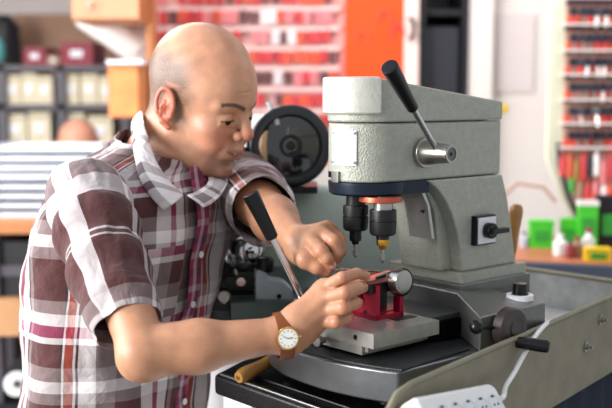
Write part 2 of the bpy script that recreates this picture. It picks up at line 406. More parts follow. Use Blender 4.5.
# left worktable with paper racks
Yt = 2.75
a = W(-40, 0, Yt).x; b = W(58, 0, Yt).x; zt = W(0, 223, Yt).z
t = empty('worktable', 'wooden worktable with drawer behind the man at the left edge', 'table', (a, Yt, 0))
MB().box((0, 0, zt-.03), (b-a, .52, zt), .004).obj('tabletop', 'post_wood', t)
for x in (.02, b-a-.07):
    for y in (.03, .44): MB().box((x, y, 0), (x+.05, y+.05, zt-.03), .004).obj('leg', 'frame_dark', t)
z2 = W(0, 336, Yt).z; z3 = W(0, 300, Yt).z
MB().box((.0, .0, z2), (b-a, .5, z3), .004).obj('shelf_box', mat('tan_wood', 'b98a5e', .6, 0, .1, 10), t)
o = empty('paper_rack', 'white stack of paper trays on the wooden worktable at the left edge', 'paper trays', (a+.03, Yt+.12, zt))
for k in range(8):
    z = k*.027
    b_ = MB(); b_.box((0, 0, z), (.32, .3, z+.004)).box((0, 0, z), (.004, .3, z+.023)).box((.316, 0, z), (.32, .3, z+.023)).obj('tray', 'cabinet', o)
    MB().box((.01, .008, z+.005), (.31, .29, z+.012+.008*random.random())).obj('paper', 'paper', o)
zz = W(0, 250, Yt).z
o = MB().box((a+.02, Yt+.05, z3+.001), (a+.27, Yt+.4, zt-.06), .006).obj('black_printer', 'navy'); tag(o, 'black box shaped printer under the worktable top', 'printer')
MB().box((.0, 0, 0), (.2, .01, .03)).obj('slot_cover', 'frame_dark', o).location = (a+.04, Yt+.04, z3+.06)
o = MB().cyl(W(17, 384, Yt+.02)-Vector((0, 0, .0)), W(17, 384, Yt+.14), .036, bev=.006).obj('white_spool', 'white_plastic'); tag(o, 'white round spool low down at the left edge', 'spool')
MB().cyl(W(17, 384, Yt+.015), W(17, 384, Yt+.022), .012, n=16).obj('hub', 'frame_dark', o)
zs = W(17, 384, Yt+.08).z-.036
o = MB().box((a-.02, Yt+.01, 0), (a+.36, Yt+.5, zs-.004), .006).obj('dark_cupboard', 'navy'); tag(o, 'dark low cupboard beneath the worktable at the left edge', 'cupboard')
MB().box((a+.17, Yt-.005, .1), (a+.175, Yt+.012, zs-.06)).obj('door_gap', 'frame_dark', o)

# ---- right: counter and goods
zc = 1.10
def onplane(x, y, z=zc):
    yy = (CAMZ-z)
    a_ = (204-y)/1000
    dy = math.cos(TH)+a_*math.sin(TH); dz = -math.sin(TH)+a_*math.cos(TH)
    return W(x, y, yy/(-dz)*dy)
Yc = onplane(560, 262).y
t = empty('shop_counter', 'orange-brown shop counter with blue-grey edge at the right', 'counter', (.42, Yc, 0))
sk = -.12
def skew(pts): return pts
c = MB(); c.hexa([(0, .06, 1.062), (1.1, -.24, 1.062), (1.2, .30, 1.062), (.09, .46, 1.062), (0, .06, zc), (1.1, -.24, zc), (1.2, .30, zc), (.09, .46, zc)], .003); c.obj('worktop', 'counter_wood', t)
c = MB(); c.hexa([(-.004, .045, 1.045), (1.1, -.255, 1.045), (1.1, -.235, 1.045), (0, .065, 1.045), (-.004, .045, zc-.004), (1.1, -.255, zc-.004), (1.1, -.24, zc-.004), (0, .06, zc-.004)], .002); c.obj('front_edge', 'counter_edge', t)
c = MB(); c.hexa([(.03, .09, 0), (1.08, -.18, 0), (1.15, .28, 0), (.10, .43, 0), (.03, .09, 1.045), (1.08, -.18, 1.045), (1.15, .28, 1.045), (.10, .43, 1.045)], .003); c.obj('cabinet_body', 'frame_dark', t)
def on_counter(x, y): return onplane(x, y)
def lime_box(x0, x1, ytop, ybot, m, lab, name='green_box', lid=None):
    p = on_counter((x0+x1)/2, ybot); wd = (x1-x0)/1000*p.y; h = W(x0, ytop, p.y).z-zc
    o = empty(name, lab, 'box', (p.x, p.y, zc), -.1)
    MB().box((-wd/2, 0, 0), (wd/2, wd*.7, h*.9), .005).obj('carton', m, o)
    MB().box((-wd/2-.002, -.002, h*.9), (wd/2+.002, wd*.7+.002, h), .004).obj('lid', lid or m, o)
    MB().box((-wd*.3, -.003, h*.25), (wd*.3, 0, h*.65)).obj('label_sheet', 'lime_dark', o)
    return o
lime_box(530, 553, 221, 248, 'lime', 'lime green box at the left end of the counter')
lime_box(561, 577, 219, 247, 'lime', 'small lime green box in the middle of the counter')
lime_box(578, 597, 201, 249, 'lime', 'tall green box with white top at the middle of the counter', lid='white_plastic')
def bottle(x, yt, yb, r, m, mc, lab, name='bottle', cat='bottle'):
    p = on_counter(x, yb); h = W(x, yt, p.y).z-zc; p.z = zc
    o = empty(name, lab, cat, p)
    MB().lathe((0, 0, 0), (0, 0, 1), [(0, r*.9), (.004, r), (h*.6, r), (h*.75, r*.5), (h*.85, r*.42)], 20).obj('body', m, o)
    MB().cyl((0, 0, h*.84), (0, 0, h), r*.5, bev=.002, n=16).obj('cap', mc, o)
    return o
bottle(560, 234, 255, .018, 'white_plastic', 'white_plastic', 'small white bottle in front of the green boxes on the counter')
bottle(577, 236, 257, .014, 'card_brown', 'maroon', 'small brown jar in front of the green boxes on the counter', 'jar', 'jar')
bottle(570, 240, 258, .010, 'maroon', 'frame_dark', 'little maroon bottle between the white bottle and brown jar')
bottle(524, 232, 247, .013, 'cabinet', 'navy', 'grey-blue bottle at the left end of the counter')
bottle(588, 228, 256, .016, 'white_plastic', 'maroon', 'white bottle with maroon cap left of the yellow box')
o = lime_box(586, 611, 249, 262, 'yellow', 'yellow flat case at the front of the counter on the right', 'yellow_case')
o = lime_box(597, 618, 196, 248, 'navy', 'tall navy machine standing at the right end of the counter', 'navy_box')
p = on_counter(560, 240)
o = MB().tube([p+Vector((-.16, .12, 0)), p+Vector((-.15, .12, .1)), p+Vector((-.10, .1, .15)), p+Vector((-.03, .08, .14)), p+Vector((.0, .06, .1))], .005, 8).obj('lamp_arm', 'card_brown'); tag(o, 'thin brown bent stand behind the green boxes', 'stand')

# ---- key display board on the right
Yb = 2.9
t = empty('key_display_board', 'pale green key display board with red backing on the right wall', 'display board', (W(553, 0, Yb).x, Yb, 0))
zt = 2.3; z0 = W(0, 160, Yb).z; xw = .42
c = MB(); c.prism([(0, zt), (0, z0), (.05, z0-.12), (.09, z0-.21), (xw, z0-.25), (xw, zt)], 'y', .03, .05, .003).obj('board', 'board_green', t)
c = MB(); c.prism([(.045, zt-.02), (.045, z0), (.09, z0-.1), (.13, z0-.21), (xw-.02, z0-.23), (xw-.02, zt-.02)], 'y', .022, .03, .002).obj('backing', mat('tan_backing', 'b98a78', .6, 0, .2, 25), t)
for y in (7, 33, 57, 82, 106, 130):
    z = W(580, y+13, Yb).z
    MB().box((.045, .004, z-.014), (xw-.03, .021, z+.012), .002).obj('red_strip', 'pk_orange', t)
MB().tube([(.03, .015, z0+.05), (.035, .01, z0-.02), (.06, .01, z0-.1), (.1, .01, z0-.19)], .007, 10).obj('dark_edge', 'dark_key', t)
MB().box((0.17, .05, 0), (.25, .1, z0-.15), .004).obj('stand_post', 'board_green', t)
rows = [7, 33, 57, 82, 106, 130]
for y in rows:
    z = W(580, y-3, Yb).z
    MB().box((.03, -.03, z-.062), (xw, .022, z-.056), .001).obj('ledge', 'wall_white', t)
    MB().box((.04, -.012, z-.0), (xw, .022, z+.012), .002).obj('rail', 'dark_key', t)
kk = {}
def key_mesh(mb, blade, nm):
    b = MB(); b.cyl((0, -.004, -.012), (0, .004, -.012), .0125, bev=.001, n=16)
    b.box((-.004, -.004, -.024), (.004, .004, -.014), .001)
    o = b.obj(nm, mb); b = MB(); b.box((-.0042, -.0015, -.056), (.0042, .0015, -.022), .001)
    for i in range(4): b.box((.0042, -.0012, -.052+i*.007), (.0062-.001*(i % 2), .0012, -.048+i*.007))
    b.obj('blade', blade, o); return o
protos = {}
for nm, bl in (('silver', 'satin'), ('white', 'white_plastic'), ('red', 'pk_red')):
    k = key_mesh('dark_key', bl, 'key'); k.rotation_euler = (0, 0, .1)
    protos[nm] = [k, False]
ox = W(553, 0, Yb).x
for ri, y in enumerate(rows):
    z = W(580, y+1, Yb).z
    for ci in range(13):
        x = .058+ci*.0225
        if ox+x > W(618, 0, Yb).x: continue
        nm = random.choices(['silver', 'white', 'red'], [4, 3 if ox+x > W(585, 0, Yb).x else 1, 2])[0]
        k, used = protos[nm]
        if used:
            k2 = k.copy(); C.objects.link(k2)
            for chh in k.children:
                g = chh.copy(); C.objects.link(g); g.parent = k2
        else: k2 = k; protos[nm][1] = True
        k2.location = (ox+x, Yb-.018, z); k2.rotation_euler = (random.uniform(-.08, .0), random.uniform(-.18, .18), random.uniform(-.5, .5))
        tag(k2, 'dark-headed key, %s blade, %s from left in %s row of display board' % (nm, ORD[ci], ORD[ri]), 'key', 'dark keys with %s blades on the display board' % nm)
# hanging fobs below the rows
for i, (x, y, m, h) in enumerate([(563, 150, 'pk_red', 26), (570, 148, 'pk_orange', 30), (577, 152, 'wood_handle', 30), (584, 146, 'pk_red', 34), (590, 150, 'dark_key', 26), (597, 146, 'white_plastic', 30), (604, 152, 'pk_pink', 32), (611, 148, 'pk_red', 30),
                                  (572, 172, 'lime_dark', 20), (580, 176, 'card_brown', 22), (588, 178, 'pk_red', 24), (596, 176, 'pk_pink', 22), (604, 180, 'white_plastic', 22), (610, 178, 'pk_orange', 24)]):
    p = W(x, y, Yb-.02); hh = h/1000*Yb
    b = MB(); b.lathe((0, 0, -hh), (0, 0, 0), [(0, .006), (.004, .009), (hh*.6, .0085), (hh*.75, .004), (hh*.8, .0025)], 12).ring((0, -.001, -hh*.12), (0, .001, -hh*.12), .007, .005, 14)
    o = b.obj('key_fob', m); o.location = p
    cn = {'pk_red': 'red', 'pk_orange': 'orange-red', 'wood_handle': 'wood-coloured', 'dark_key': 'blue-black', 'white_plastic': 'white', 'pk_pink': 'pink', 'lime_dark': 'green', 'card_brown': 'brown'}[m]
    tag(o, '%s key fob, %s from the left in the %s fob row of the display board' % (cn, ORD[i if i < 8 else i-8], 'upper' if i < 8 else 'lowest'), 'key fob', '%s fobs in the %s cluster' % (cn, 'upper' if i < 8 else 'lowest'))
    MB().box((-.0015, -.002, -.006), (.0015, .026, -.002)).obj('peg', 'satin', o)
p = W(593, 218, Yb-.05)
o = MB().box((p.x, Yb-.09, p.z), (p.x+.2, Yb-.02, W(0, 191, Yb).z-.01), .006).obj('red_crate', 'pk_orange'); tag(o, 'red crate hanging at the right edge below the key board', 'crate')

# ================================================================== BENCH, TRAY
t = empty('workbench', 'workbench with black rubber top and pale blue-grey cabinet under the grey machine', 'workbench', (MO.x, MO.y, 0), MROT)
bpl = [(-.135, -.192), (.50, -.063), (.58, .05), (.58, .85), (.06, .85), (.02, .27), (-.135, .20)]
MB().prism(bpl, 'z', BZ-.03, BZ, .006, 3, 20).obj('worktop', 'mat_black', t)
MB().prism([(-.128, -.180), (.48, -.056), (.48, .12), (-.128, .12)], 'z', .08, BZ-.031, .003).obj('cabinet_body', 'cabinet', t)
MB().prism([(-.126, .124), (.56, .124), (.56, .83), (.08, .83), (.04, .28), (-.126, .19)], 'z', .08, BZ-.031, .003).obj('side_cabinet', 'white_plastic', t)
MB().box((-.133, -.17, .12), (-.1285, .10, BZ-.05), .002).obj('door', 'cabinet', t)
MB().prism([(-.10, -.15), (.46, -.04), (.54, .1), (.54, .8), (.11, .8), (.07, .3), (-.10, .17)], 'z', 0, .08, 0).obj('plinth', 'frame_dark', t)
MB().prism([(-.105, -.165), (.3, -.088), (.3, .18), (-.105, .16)], 'z', BZ-.0002, BZ+.0045, .0018, 2).obj('rubber_mat', 'mat_black', t)
MB().prism([(-.132, -.185), (-.126, -.185), (-.126, .19), (-.132, .19)], 'z', BZ-.0002, BZ+.003, .001, 2).obj('edge_strip', 'satin', t)

# chip tray: near panel, far wall
A = Vector((.085, 1.05)); B = Vector((.80, 1.99)); du = (B-A).normalized(); nrm = Vector((-du.y, du.x))
zt = CAMZ-.32
t = empty('chip_tray', 'olive-grey sheet steel tray around the machine with bolts on its near side', 'tray', (A.x, A.y, BZ), math.atan2(du.y, du.x))
L = (B-A).length
zl = zt-BZ
c = MB(); c.prism([(.0, -.045), (-.012, zl-.055), (-.002, zl-.022), (.022, zl-.004), (.05, zl), (L, zl), (L, -.045)], 'y', -.004, 0, .0)
c.obj('near_panel', 'tray', t)
MB().tube([(-.006, -.002, zl-.05), (-.0, -.002, zl-.022), (.022, -.002, zl-.004), (.05, -.002, zl), (L, -.002, zl)], .004, 10).obj('rolled_rim', 'tray', t)
for (x, y) in ((589, 346), (603, 319)):
    k = ((x-306)/1000); s_ = (k*A.y-A.x)/(du.x-k*du.y); P = A+du*s_; z = W(x, y, P.y).z-BZ
    b = MB(); b.cyl((s_, -.004, z), (s_, -.006, z), .0085, n=20).cyl((s_, -.006, z), (s_, -.0105, z), .005, n=6).cyl((s_, -.0105, z), (s_, -.015, z), .0025, n=12).obj('bolt', 'satin', t)
# far wall
F0 = Vector((.36, 1.905)); F1 = Vector((.66, 1.60))
def tl(p, z): 
    d = Vector(p)-A; return (d.dot(du), d.dot(nrm), z)
zf = CAMZ-.322-BZ
dn = (F1-F0).normalized(); nn = Vector((dn.y, -dn.x))*-.004
c = MB(); c.hexa([tl(F0, 0.012), tl(F1, .012), tl(F1+nn, .012), tl(F0+nn, .012), tl(F0, zf), tl(F1, zf), tl(F1+nn, zf), tl(F0+nn, zf)]); c.obj('far_wall', 'tray_in', t)
MB().tube([tl(F0, zf), tl(F1, zf)], .004, 10).obj('rolled_rim', 'tray', t)
# floor of the tray
c = MB(); c.hexa([tl(A+du*.02, .009), tl(B, .009), tl(F1, .009), tl(F0, .009), tl(A+du*.02, .012), tl(B, .012), tl(F1, .012), tl(F0, .012)]); 
c.obj('tray_floor', 'tray_in', t)

# dark cloth below the tray at the right
q0 = A+du*.14+nrm*.012; q1 = A+du*.78+nrm*.012
c = MB(); n_ = 40
r0 = [q0.lerp(q1, k/n_) for k in range(n_+1)]
fr_ = [(p_+nrm*(.004*math.sin(k*1.3)), p_+nrm*(.012+.004*math.sin(k*1.3))) for k, p_ in enumerate(r0)]
for z0_, z1_ in ((BZ-.42, BZ-.047),):
    vs_ = [[c.bm.verts.new((p_.x, p_.y, z_)) for p_, z_ in ((f_[0], z0_), (f_[1], z0_), (f_[1], z1_), (f_[0], z1_))] for f_ in fr_]
    for a_, b2 in zip(vs_, vs_[1:]):
        for k in range(4): c.bm.faces.new((a_[k], a_[(k+1) % 4], b2[(k+1) % 4], b2[k]))
    c.bm.faces.new(vs_[0]); c.bm.faces.new(vs_[-1][::-1])
o = c.obj('navy_cloth', 'cloth_navy'); tag(o, 'navy cloth hanging below the tray side at the lower right corner', 'cloth')

# power strip on the near panel
pc = []
def on_panel(x, y, off):
    k = ((x-306)/1000); Ao = A-nrm*off; s_ = (k*Ao.y-Ao.x)/(du.x-k*du.y); P = Ao+du*s_; return W(x, y, P.y)
p0 = on_panel(410, 403, .03); p1 = on_panel(491, 387, .03)
ax = (p1-p0).normalized(); out = Vector((-nrm.x, -nrm.y, .0)); out = (out+Vector((0, 0, .75))).normalized(); out = (out-ax*out.dot(ax)).normalized(); dnv = ax.cross(out)
if dnv.z > 0: dnv = -dnv
R4 = Matrix((( ax.x, dnv.x, out.x), (ax.y, dnv.y, out.y), (ax.z, dnv.z, out.z))).to_4x4()
t = empty('power_strip', 'white power strip fixed to the tray side at the bottom edge', 'power strip', p1)
t.matrix_world = Matrix.Translation(p1) @ R4
Ls = .17
b = MB()
pts = [(-Ls, -.006), (-Ls, .042), (.0, .042)]+[(.0+.013*math.sin(q)+0, .030-.0+.012*math.cos(q)) for q in np.linspace(.2, 1.57, 5)]+[(.013+.0, .006)]+[(.013*math.cos(q), .006-.012*math.sin(q)) for q in np.linspace(.2, 1.5, 5)]
b.prism(pts, 'z', -.028, 0, .006, 3, 50).obj('housing', 'white_plastic', t)
for x in (-.010, -.040, -.070, -.100, -.130):
    MB().ring((x, .022, -.002), (x, .022, .0012), .0140, .0122, 32).obj('socket_rim', 'white_metal', t)
    MB().cyl((x, .022, -.004), (x, .022, .0006), .0119, n=32).obj('socket', 'white_metal', t)
    b = MB()
    for sx in (-.0045, .0045): b.cyl((x+sx, .022, 0), (x+sx, .022, .0012), .0016, n=10)
    for sy in (-.0105, .0105): b.box((x-.003, .022+sy-.0012, 0), (x+.003, .022+sy+.0012, .0014))
    b.obj('socket_holes', 'socket_hole', t)
e = t.matrix_world.inverted()
cp = [p1+ax*.010+dnv*.016, p1+ax*.019+dnv*.014, on_panel(506, 386, .020), on_panel(514, 373, .012), on_panel(522, 358, .01), on_panel(532, 341, .008), on_panel(541, 329, .004), on_panel(549, 322.5, -.006), on_panel(560, 322, -.02), on_panel(572, 328, -.05), on_panel(580, 345, -.07)]
def smooth_path(pts, n=8):
    pts = [Vector(p) for p in pts]; out = []
    P = [pts[0]*2-pts[1]]+pts+[pts[-1]*2-pts[-2]]
    for i in range(1, len(P)-2):
        for k in range(n):
            t_ = k/n; a, b, c, d = P[i-1:i+3]
            out.append(.5*((2*b)+(c-a)*t_+(2*a-5*b+4*c-d)*t_*t_+(3*b-a-3*c+d)*t_**3))
    out.append(pts[-1]); return out
MB().tube([e @ p for p in smooth_path(cp)], .0034, 12).obj('cord', 'white_plastic', t)

# ================================================================== MAIN MACHINE (local u,v,z ; origin on the bench)
K = empty('key_milling_machine', 'large grey-green hammertone key milling machine the man is working at', 'machine', MO, MROT)
H = lambda o, lab=None: (o.__setitem__('label', lab), o)[1] if lab else o
def head_plan(off=0, u1=.262, n=22):
    cx, cy, r = .024, .052, .052+off
    pts = [(cx-r*math.sin(q), cy-r*math.cos(q)) for q in np.linspace(0, PI, n)]
    return pts+[(u1, cy+.052+off), (u1, cy-.052-off)]
# head body
MB().prism(head_plan(), 'z', Zr(-.118), Zr(-.0365), .004, 3, 50).obj('head_housing', 'hammer', K)
ztop = lambda p: Zr(.024)-.032*max(0, p[0]-.0)/.26
MB().prism(head_plan(.0015, .263), 'z', Zr(-.0355), ztop, .003, 3, 50).obj('lid', 'hammer', K)
# front cap of the lid
def cap_plan(off):
    cx, cy, r = .024, .052, .052+off
    pts = [(cx-r*math.sin(q), cy-r*math.cos(q)) for q in np.linspace(.0, PI-.0, 26)]
    return [(.0, cy-r*.93)]+[q_ for q_ in pts if q_[0] < .0]+[(.0, cy+r*.93)]
MB().prism(cap_plan(.0085), 'z', Zr(-.0245), lambda p: ztop(p)+.002, .004, 3, 50).obj('lid_front_cap', 'hammer_light', K)
# name plate wrapped on the round front
cx, cy = .024, .052
def wrap(r, a0, a1, z0, z1, th, n=10):
    b = MB(); qs = np.linspace(a0, a1, n)
    pts = [(cx-(r)*math.cos(q), cy-(r)*math.sin(q)) for q in qs]+[(cx-(r+th)*math.cos(q), cy-(r+th)*math.sin(q)) for q in qs[::-1]]
    b.prism(pts, 'z', z0, z1, 0); return b
# camera-facing angle is about q = .35 rad around the nose of the head
wrap(.0527, -.22, .56, Zr(-.094), Zr(-.047), .0014, 24).obj('name_plate', 'white_metal', K)
for q in (-.17, .51):
    for z in (-.050, -.090):
        d = Vector((-math.cos(q), -math.sin(q), 0)); c0 = Vector((cx, cy, Zr(z)))+d*.0540
        MB().cyl(c0, c0+d*.002, .0022, n=12, bev=.0005).obj('plate_screw', 'satin', K)
# small latch under plate
wrap(.0522, -.20, .06, Zr(-.118), Zr(-.103), .004).obj('latch', 'satin', K)
wrap(.0522, -.42, -.24, Zr(-.112), Zr(-.104), .003).obj('latch_slot', 'black', K)
# black turret ring, copper ring
MB().lathe((cx+.004, cy, Zr(-.137)), (cx+.004, cy, Zr(-.118)), [(0, .051), (.003, .0545), (.014, .0555), (.0185, .0555)], 56).obj('turret_ring', 'collar_blue', K)
MB().box((.03, .0, Zr(-.1365)), (.10, .104, Zr(-.118)), .003).obj('under_plate', 'collar_blue', K)
MB().lathe((.020, .018, Zr(-.1455)), (.020, .018, Zr(-.1372)), [(0, .028), (.001, .030), (.0065, .030), (.0082, .029)], 40).obj('copper_ring', 'copper', K)
def chuck(u, v, r, ztop_, name, tipm, dz=0):
    b = MB(); z0 = Zr(ztop_)
    b.lathe((u, v, z0), (u, v, z0-1), [(0, r*.62), (.010, r*.62), (.0105, r*.95), (.012, r), (.024, r), (.0245, r*.93), (.026, r*.93), (.0265, r*1.02), (.043, r*.98), (.046, r*.85), (.0465, r*.5), (.052, r*.48)], 40)
    o = b.obj(name, 'black_matte', K)
    c = MB(); zz = z0-.052
    c.lathe((u, v, zz), (u, v, zz-1), [(0, r*.46), (.004, r*.5), (.009, r*.46), (.010, r*.3), (.014, r*.25)], 6 if tipm == 'brass' else 24).obj('collet_nut', tipm, o)
    MB().lathe((u, v, zz-.013), (u, v, zz-1), [(0, .0028), (.008, .0024), (.0085, .0035), (.017, .0032), (.019, .0012), (.021, .0008)], 16).obj('cutter', 'satin', o)
    return o
chuck(.018, .011, .0186, -.145, 'spindle_chuck', 'brass')
chuck(.009, .056, .0178, -.142, 'probe_chuck', 'black_matte')
MB().cyl((.018, .011, Zr(-.137)), (.018, .011, Zr(-.157)), .0135, n=32).obj('spindle_neck', 'satin', K)
MB().cyl((.009, .056, Zr(-.136)), (.009, .056, Zr(-.154)), .0135, n=32).obj('spindle_neck', 'black_matte', K)
# column: side profile (u,z), extruded along v with a front slope
def bez(p0, p1, p2, n=10):
    return [tuple((1-t)**2*a+2*(1-t)*t*b+t*t*c for a, b, c in zip(p0, p1, p2)) for t in np.linspace(0, 1, n)]
prof = bez((.092, Zr(-.119)), (.158, Zr(-.150)), (.172, Zr(-.259)), 14)
backp = [(.300, Zr(-.259)), (.290, Zr(-.21)), (.274, Zr(-.15)), (.2615, Zr(-.119))]
MB().prism(prof+backp, 'y', -.004, .1205, .004, 3, 45).obj('column', 'hammer', K)
# inner web of the column (recess front)
MB().prism([(.103, Zr(-.119)), (.135, Zr(-.17)), (.148, Zr(-.259)), (.18, Zr(-.259)), (.18, Zr(-.119))], 'y', .018, .10, .004).obj('column_web', 'hammer', K)
MB().prism([(.088, Zr(-.137)), (.100, Zr(-.155)), (.108, Zr(-.19)), (.111, Zr(-.205)), (.117, Zr(-.205)), (.114, Zr(-.19)), (.106, Zr(-.155)), (.094, Zr(-.134))], 'y', .003, .048, .001).obj('inspection_plate', 'slab', K)
for z, uu in ((-.165, .1015),):
    MB().cyl((uu-.0, .012, Zr(z)), (uu-.004, .012, Zr(z+.001)), .0022, n=12).obj('plate_screw', 'black', K)
# foot flange
MB().box((.160, -.014, Zr(-.2745)), (.312, .135, Zr(-.259)), .004).obj('column_foot', 'hammer', K)
# base block with sloped front-left
blk = [(.060, -.128), (.206, -.128), (.206, .14), (.116, .14), (.116, -.040)]
MB().prism(blk, 'z', Zr(-.3365), lambda q: Zr(-.2752)-(.0148 if q[1] < -.1 else .0025 if q[1] < 0 else 0), .003).obj('base_block', 'hammer_dark', K)
MB().box((.213, -.02, Zr(-.388)), (.315, .14, Zr(-.2755)), .005).obj('rear_block', 'hammer_dark', K)
MB().prism([(.148, -.022), (.305, -.022), (.305, .12), (.148, .12)], 'z', Zr(-.290), Zr(-.2735), .002).obj('step_plate', 'hammer_dark', K)
MB().prism([(.062, -.126), (.214, -.126), (.214, .14), (.112, .14), (.112, -.04)], 'z', Zr(-.388), Zr(-.336), .003).obj('lower_base', 'iron_dark', K)
# bowed table plate
fr = bez((-.091, -.124), (-.134, -.03), (-.112, .075), 14)+bez((-.108, .075), (-.10, .14), (-.05, .16), 8)[1:]
MB().prism(fr+[(.2, .16), (.2, -.1235)], 'z', Zr(-.378), Zr(-.337), .003, 3, 40).obj('table_plate', 'iron', K)
fr2 = [(u+.006 if u < -.05 else u, v) for u, v in fr]
MB().prism(fr2+[(.06, .15), (.06, -.112)], 'z', Zr(-.3375), Zr(-.3345), .0012, 2, 40).obj('table_surface', 'iron_dark', K)
for (u, v) in ((-.07, .10), (-.06, -.08), (.03, .12), (.03, -.09)): MB().cyl((u, v, Zr(-.392)), (u, v, Zr(-.365)), .016, bev=.002).obj('foot', 'black', K)
# slide: lower tier, slab
b = MB(); b.box((-.083, -.052, Zr(-.331)), (.04, .05, Zr(-.3185)), .001); b.box((-.078, -.058, Zr(-.3275)), (.04, -.05, Zr(-.321)), .001); b.obj('slide_lower', 'slab', K)
for u in (-.060, -.036, -.012, .012):
    MB().box((u, -.0535, Zr(-.329)), (u+.007, -.0505, Zr(-.3225)), .0005).obj('slide_stop', 'black', K)
MB().box((-.088, -.078, Zr(-.3175)), (.036, .052, Zr(-.2985)), .0022).obj('slide_slab', 'slab', K)
MB().cyl((-.0885, -.045, Zr(-.308)), (-.087, -.045, Zr(-.308)), .0035, n=16).obj('slab_hole', 'black', K)
MB().cyl((-.0885, .02, Zr(-.308)), (-.087, .02, Zr(-.308)), .0035, n=16).obj('slab_hole', 'black', K)
MB().box((-.01, -.045, Zr(-.299)), (.028, -.030, Zr(-.2975)), .0005).obj('slab_slot', 'iron_dark', K)
MB().lathe((-.088, .045, Zr(-.315)), (-.13, .045, Zr(-.315)), [(0, .006), (.006, .006), (.0065, .009), (.013, .009), (.014, .005), (.02, .005)], 24).obj('table_screw', 'satin', K)
MB().lathe((-.088, .015, Zr(-.322)), (-.13, .015, Zr(-.322)), [(0, .005), (.008, .005), (.0085, .008), (.014, .008), (.0145, .006)], 24).obj('table_screw', 'satin', K)
# bellows
b = MB()
for i in range(15): b.box((.036+i*.005, -.060, Zr(-.333)), (.0385+i*.005, .045, Zr(-.308)), .0006, seg=1)
b.box((.036, -.056, Zr(-.332)), (.115, .04, Zr(-.311))); b.obj('bellows', 'black', K)
MB().box((.036, -.054, Zr(-.3075)), (.118, .10, Zr(-.3015)), .0012).obj('bellows_cover', 'iron', K)
# red vise
V = MB()
def frame_u(u0, u1, z0, z1, w_, v0, v1):
    V.box((u0, v0, z0), (u1, v1, z0+w_*.8), .001); V.box((u0, v0, z0), (u0+w_, v1, z1), .001); V.box((u1-w_, v0, z0), (u1, v1, z1-.008), .001)
frame_u(-.033, .021, Zr(-.2985), Zr(-.251), .0080, -.027, -.015)
V.box((-.031, -.0155, Zr(-.2985)), (.019, .042, Zr(-.291)), .001)
V.box((-.031, -.0155, Zr(-.2985)), (-.022, .042, Zr(-.256)), .001)
V.box((-.031, .03, Zr(-.2985)), (.019, .042, Zr(-.262)), .001)
V = V.obj('vise', 'red', K)
MB().box((-.024, .0, Zr(-.292)), (.016, .028, Zr(-.262)), .001).obj('vise_core', 'iron_dark', V)
for (v, z) in ((-.005, -.290), (.02, -.290), (.002, -.268)): MB().cyl((-.0315, v, Zr(z)), (-.030, v, Zr(z)), .003, n=16).obj('vise_screw', 'black', V)
MB().lathe((-.031, .004, Zr(-.272)), (-.06, .004, Zr(-.272)), [(0, .003), (.004, .003), (.0045, .005), (.009, .005), (.0105, .003)], 20).obj('set_screw', mat('bright_red_knob', 'd8173f', .3), V)
# jaws
J = MB(); J.box((-.042, -.024, Zr(-.262)), (.026, .004, Zr(-.248)), .002); J.box((-.05, .006, Zr(-.256)), (.020, .036, Zr(-.244)), .002); J.box((-.072, .020, Zr(-.252)), (-.045, .034, Zr(-.245)), .002)
J = J.obj('clamp_jaw', 'black_matte', K)
MB().cyl((.018, -.030, Zr(-.252)), (.018, -.018, Zr(-.252)), .0195, bev=.002, n=40).obj('clamp_disc', 'black', J)
kn = MB().lathe((.003, -.028, Zr(-.2475)), (.003, -.2, Zr(-.2475)), [(0, .012), (.002, .0165), (.014, .0165), (.016, .0155), (.0163, .0125), (.0168, .0125), (.0172, .012)], 44).obj('clamp_knob', 'satin', K)
# keys in the jaws come later
# lever on the head
hb = (.086, -.002, Zr(-.079))
MB().cyl(hb, (.086, -.008, Zr(-.079)), .0215, bev=.0015, n=48).obj('hub_flange', 'satin', K)
L1 = MB().lathe((.086, -.008, Zr(-.079)), (.086, -1, Zr(-.079)), [(0, .0175), (.006, .017), (.020, .0145), (.042, .0125), (.0425, .0120)], 44).obj('lever_hub', 'satin', K)
MB().ring((.086, -.0505, Zr(-.079)), (.086, -.053, Zr(-.079)), .0125, .0092, 40).obj('hub_rim', 'satin', L1)
MB().cyl((.086, -.050, Zr(-.079)), (.086, -.0515, Zr(-.079)), .0093, n=30).obj('hub_cap', 'hammer_dark', L1)
MB().cyl((.086, -.0515, Zr(-.079)), (.086, -.0520, Zr(-.079)), .003, n=6).obj('hub_socket', 'black', L1)
Minv = (Matrix.Translation(MO) @ Matrix.Rotation(MROT, 4, 'Z')).inverted()
def loc(p): return Minv @ Vector(p)
pA = Vector((.081, -.030, Zr(-.075))); pC = loc(W(389, 66, 1.255)); pB = pA+(pC-pA)*.52
LV = MB().lathe(pA, pC, [(0, .0045), ((pB-pA).length+.01, .0045)], 20).obj('feed_lever', 'chrome', K)
Lg = (pC-pB).length
MB().lathe(pB, pC, [(0, .0065), (.002, .0078), (Lg*.5, .0095), (Lg-.004, .0118), (Lg-.001, .0112), (Lg, .009)], 32).obj('lever_grip', 'black', LV)
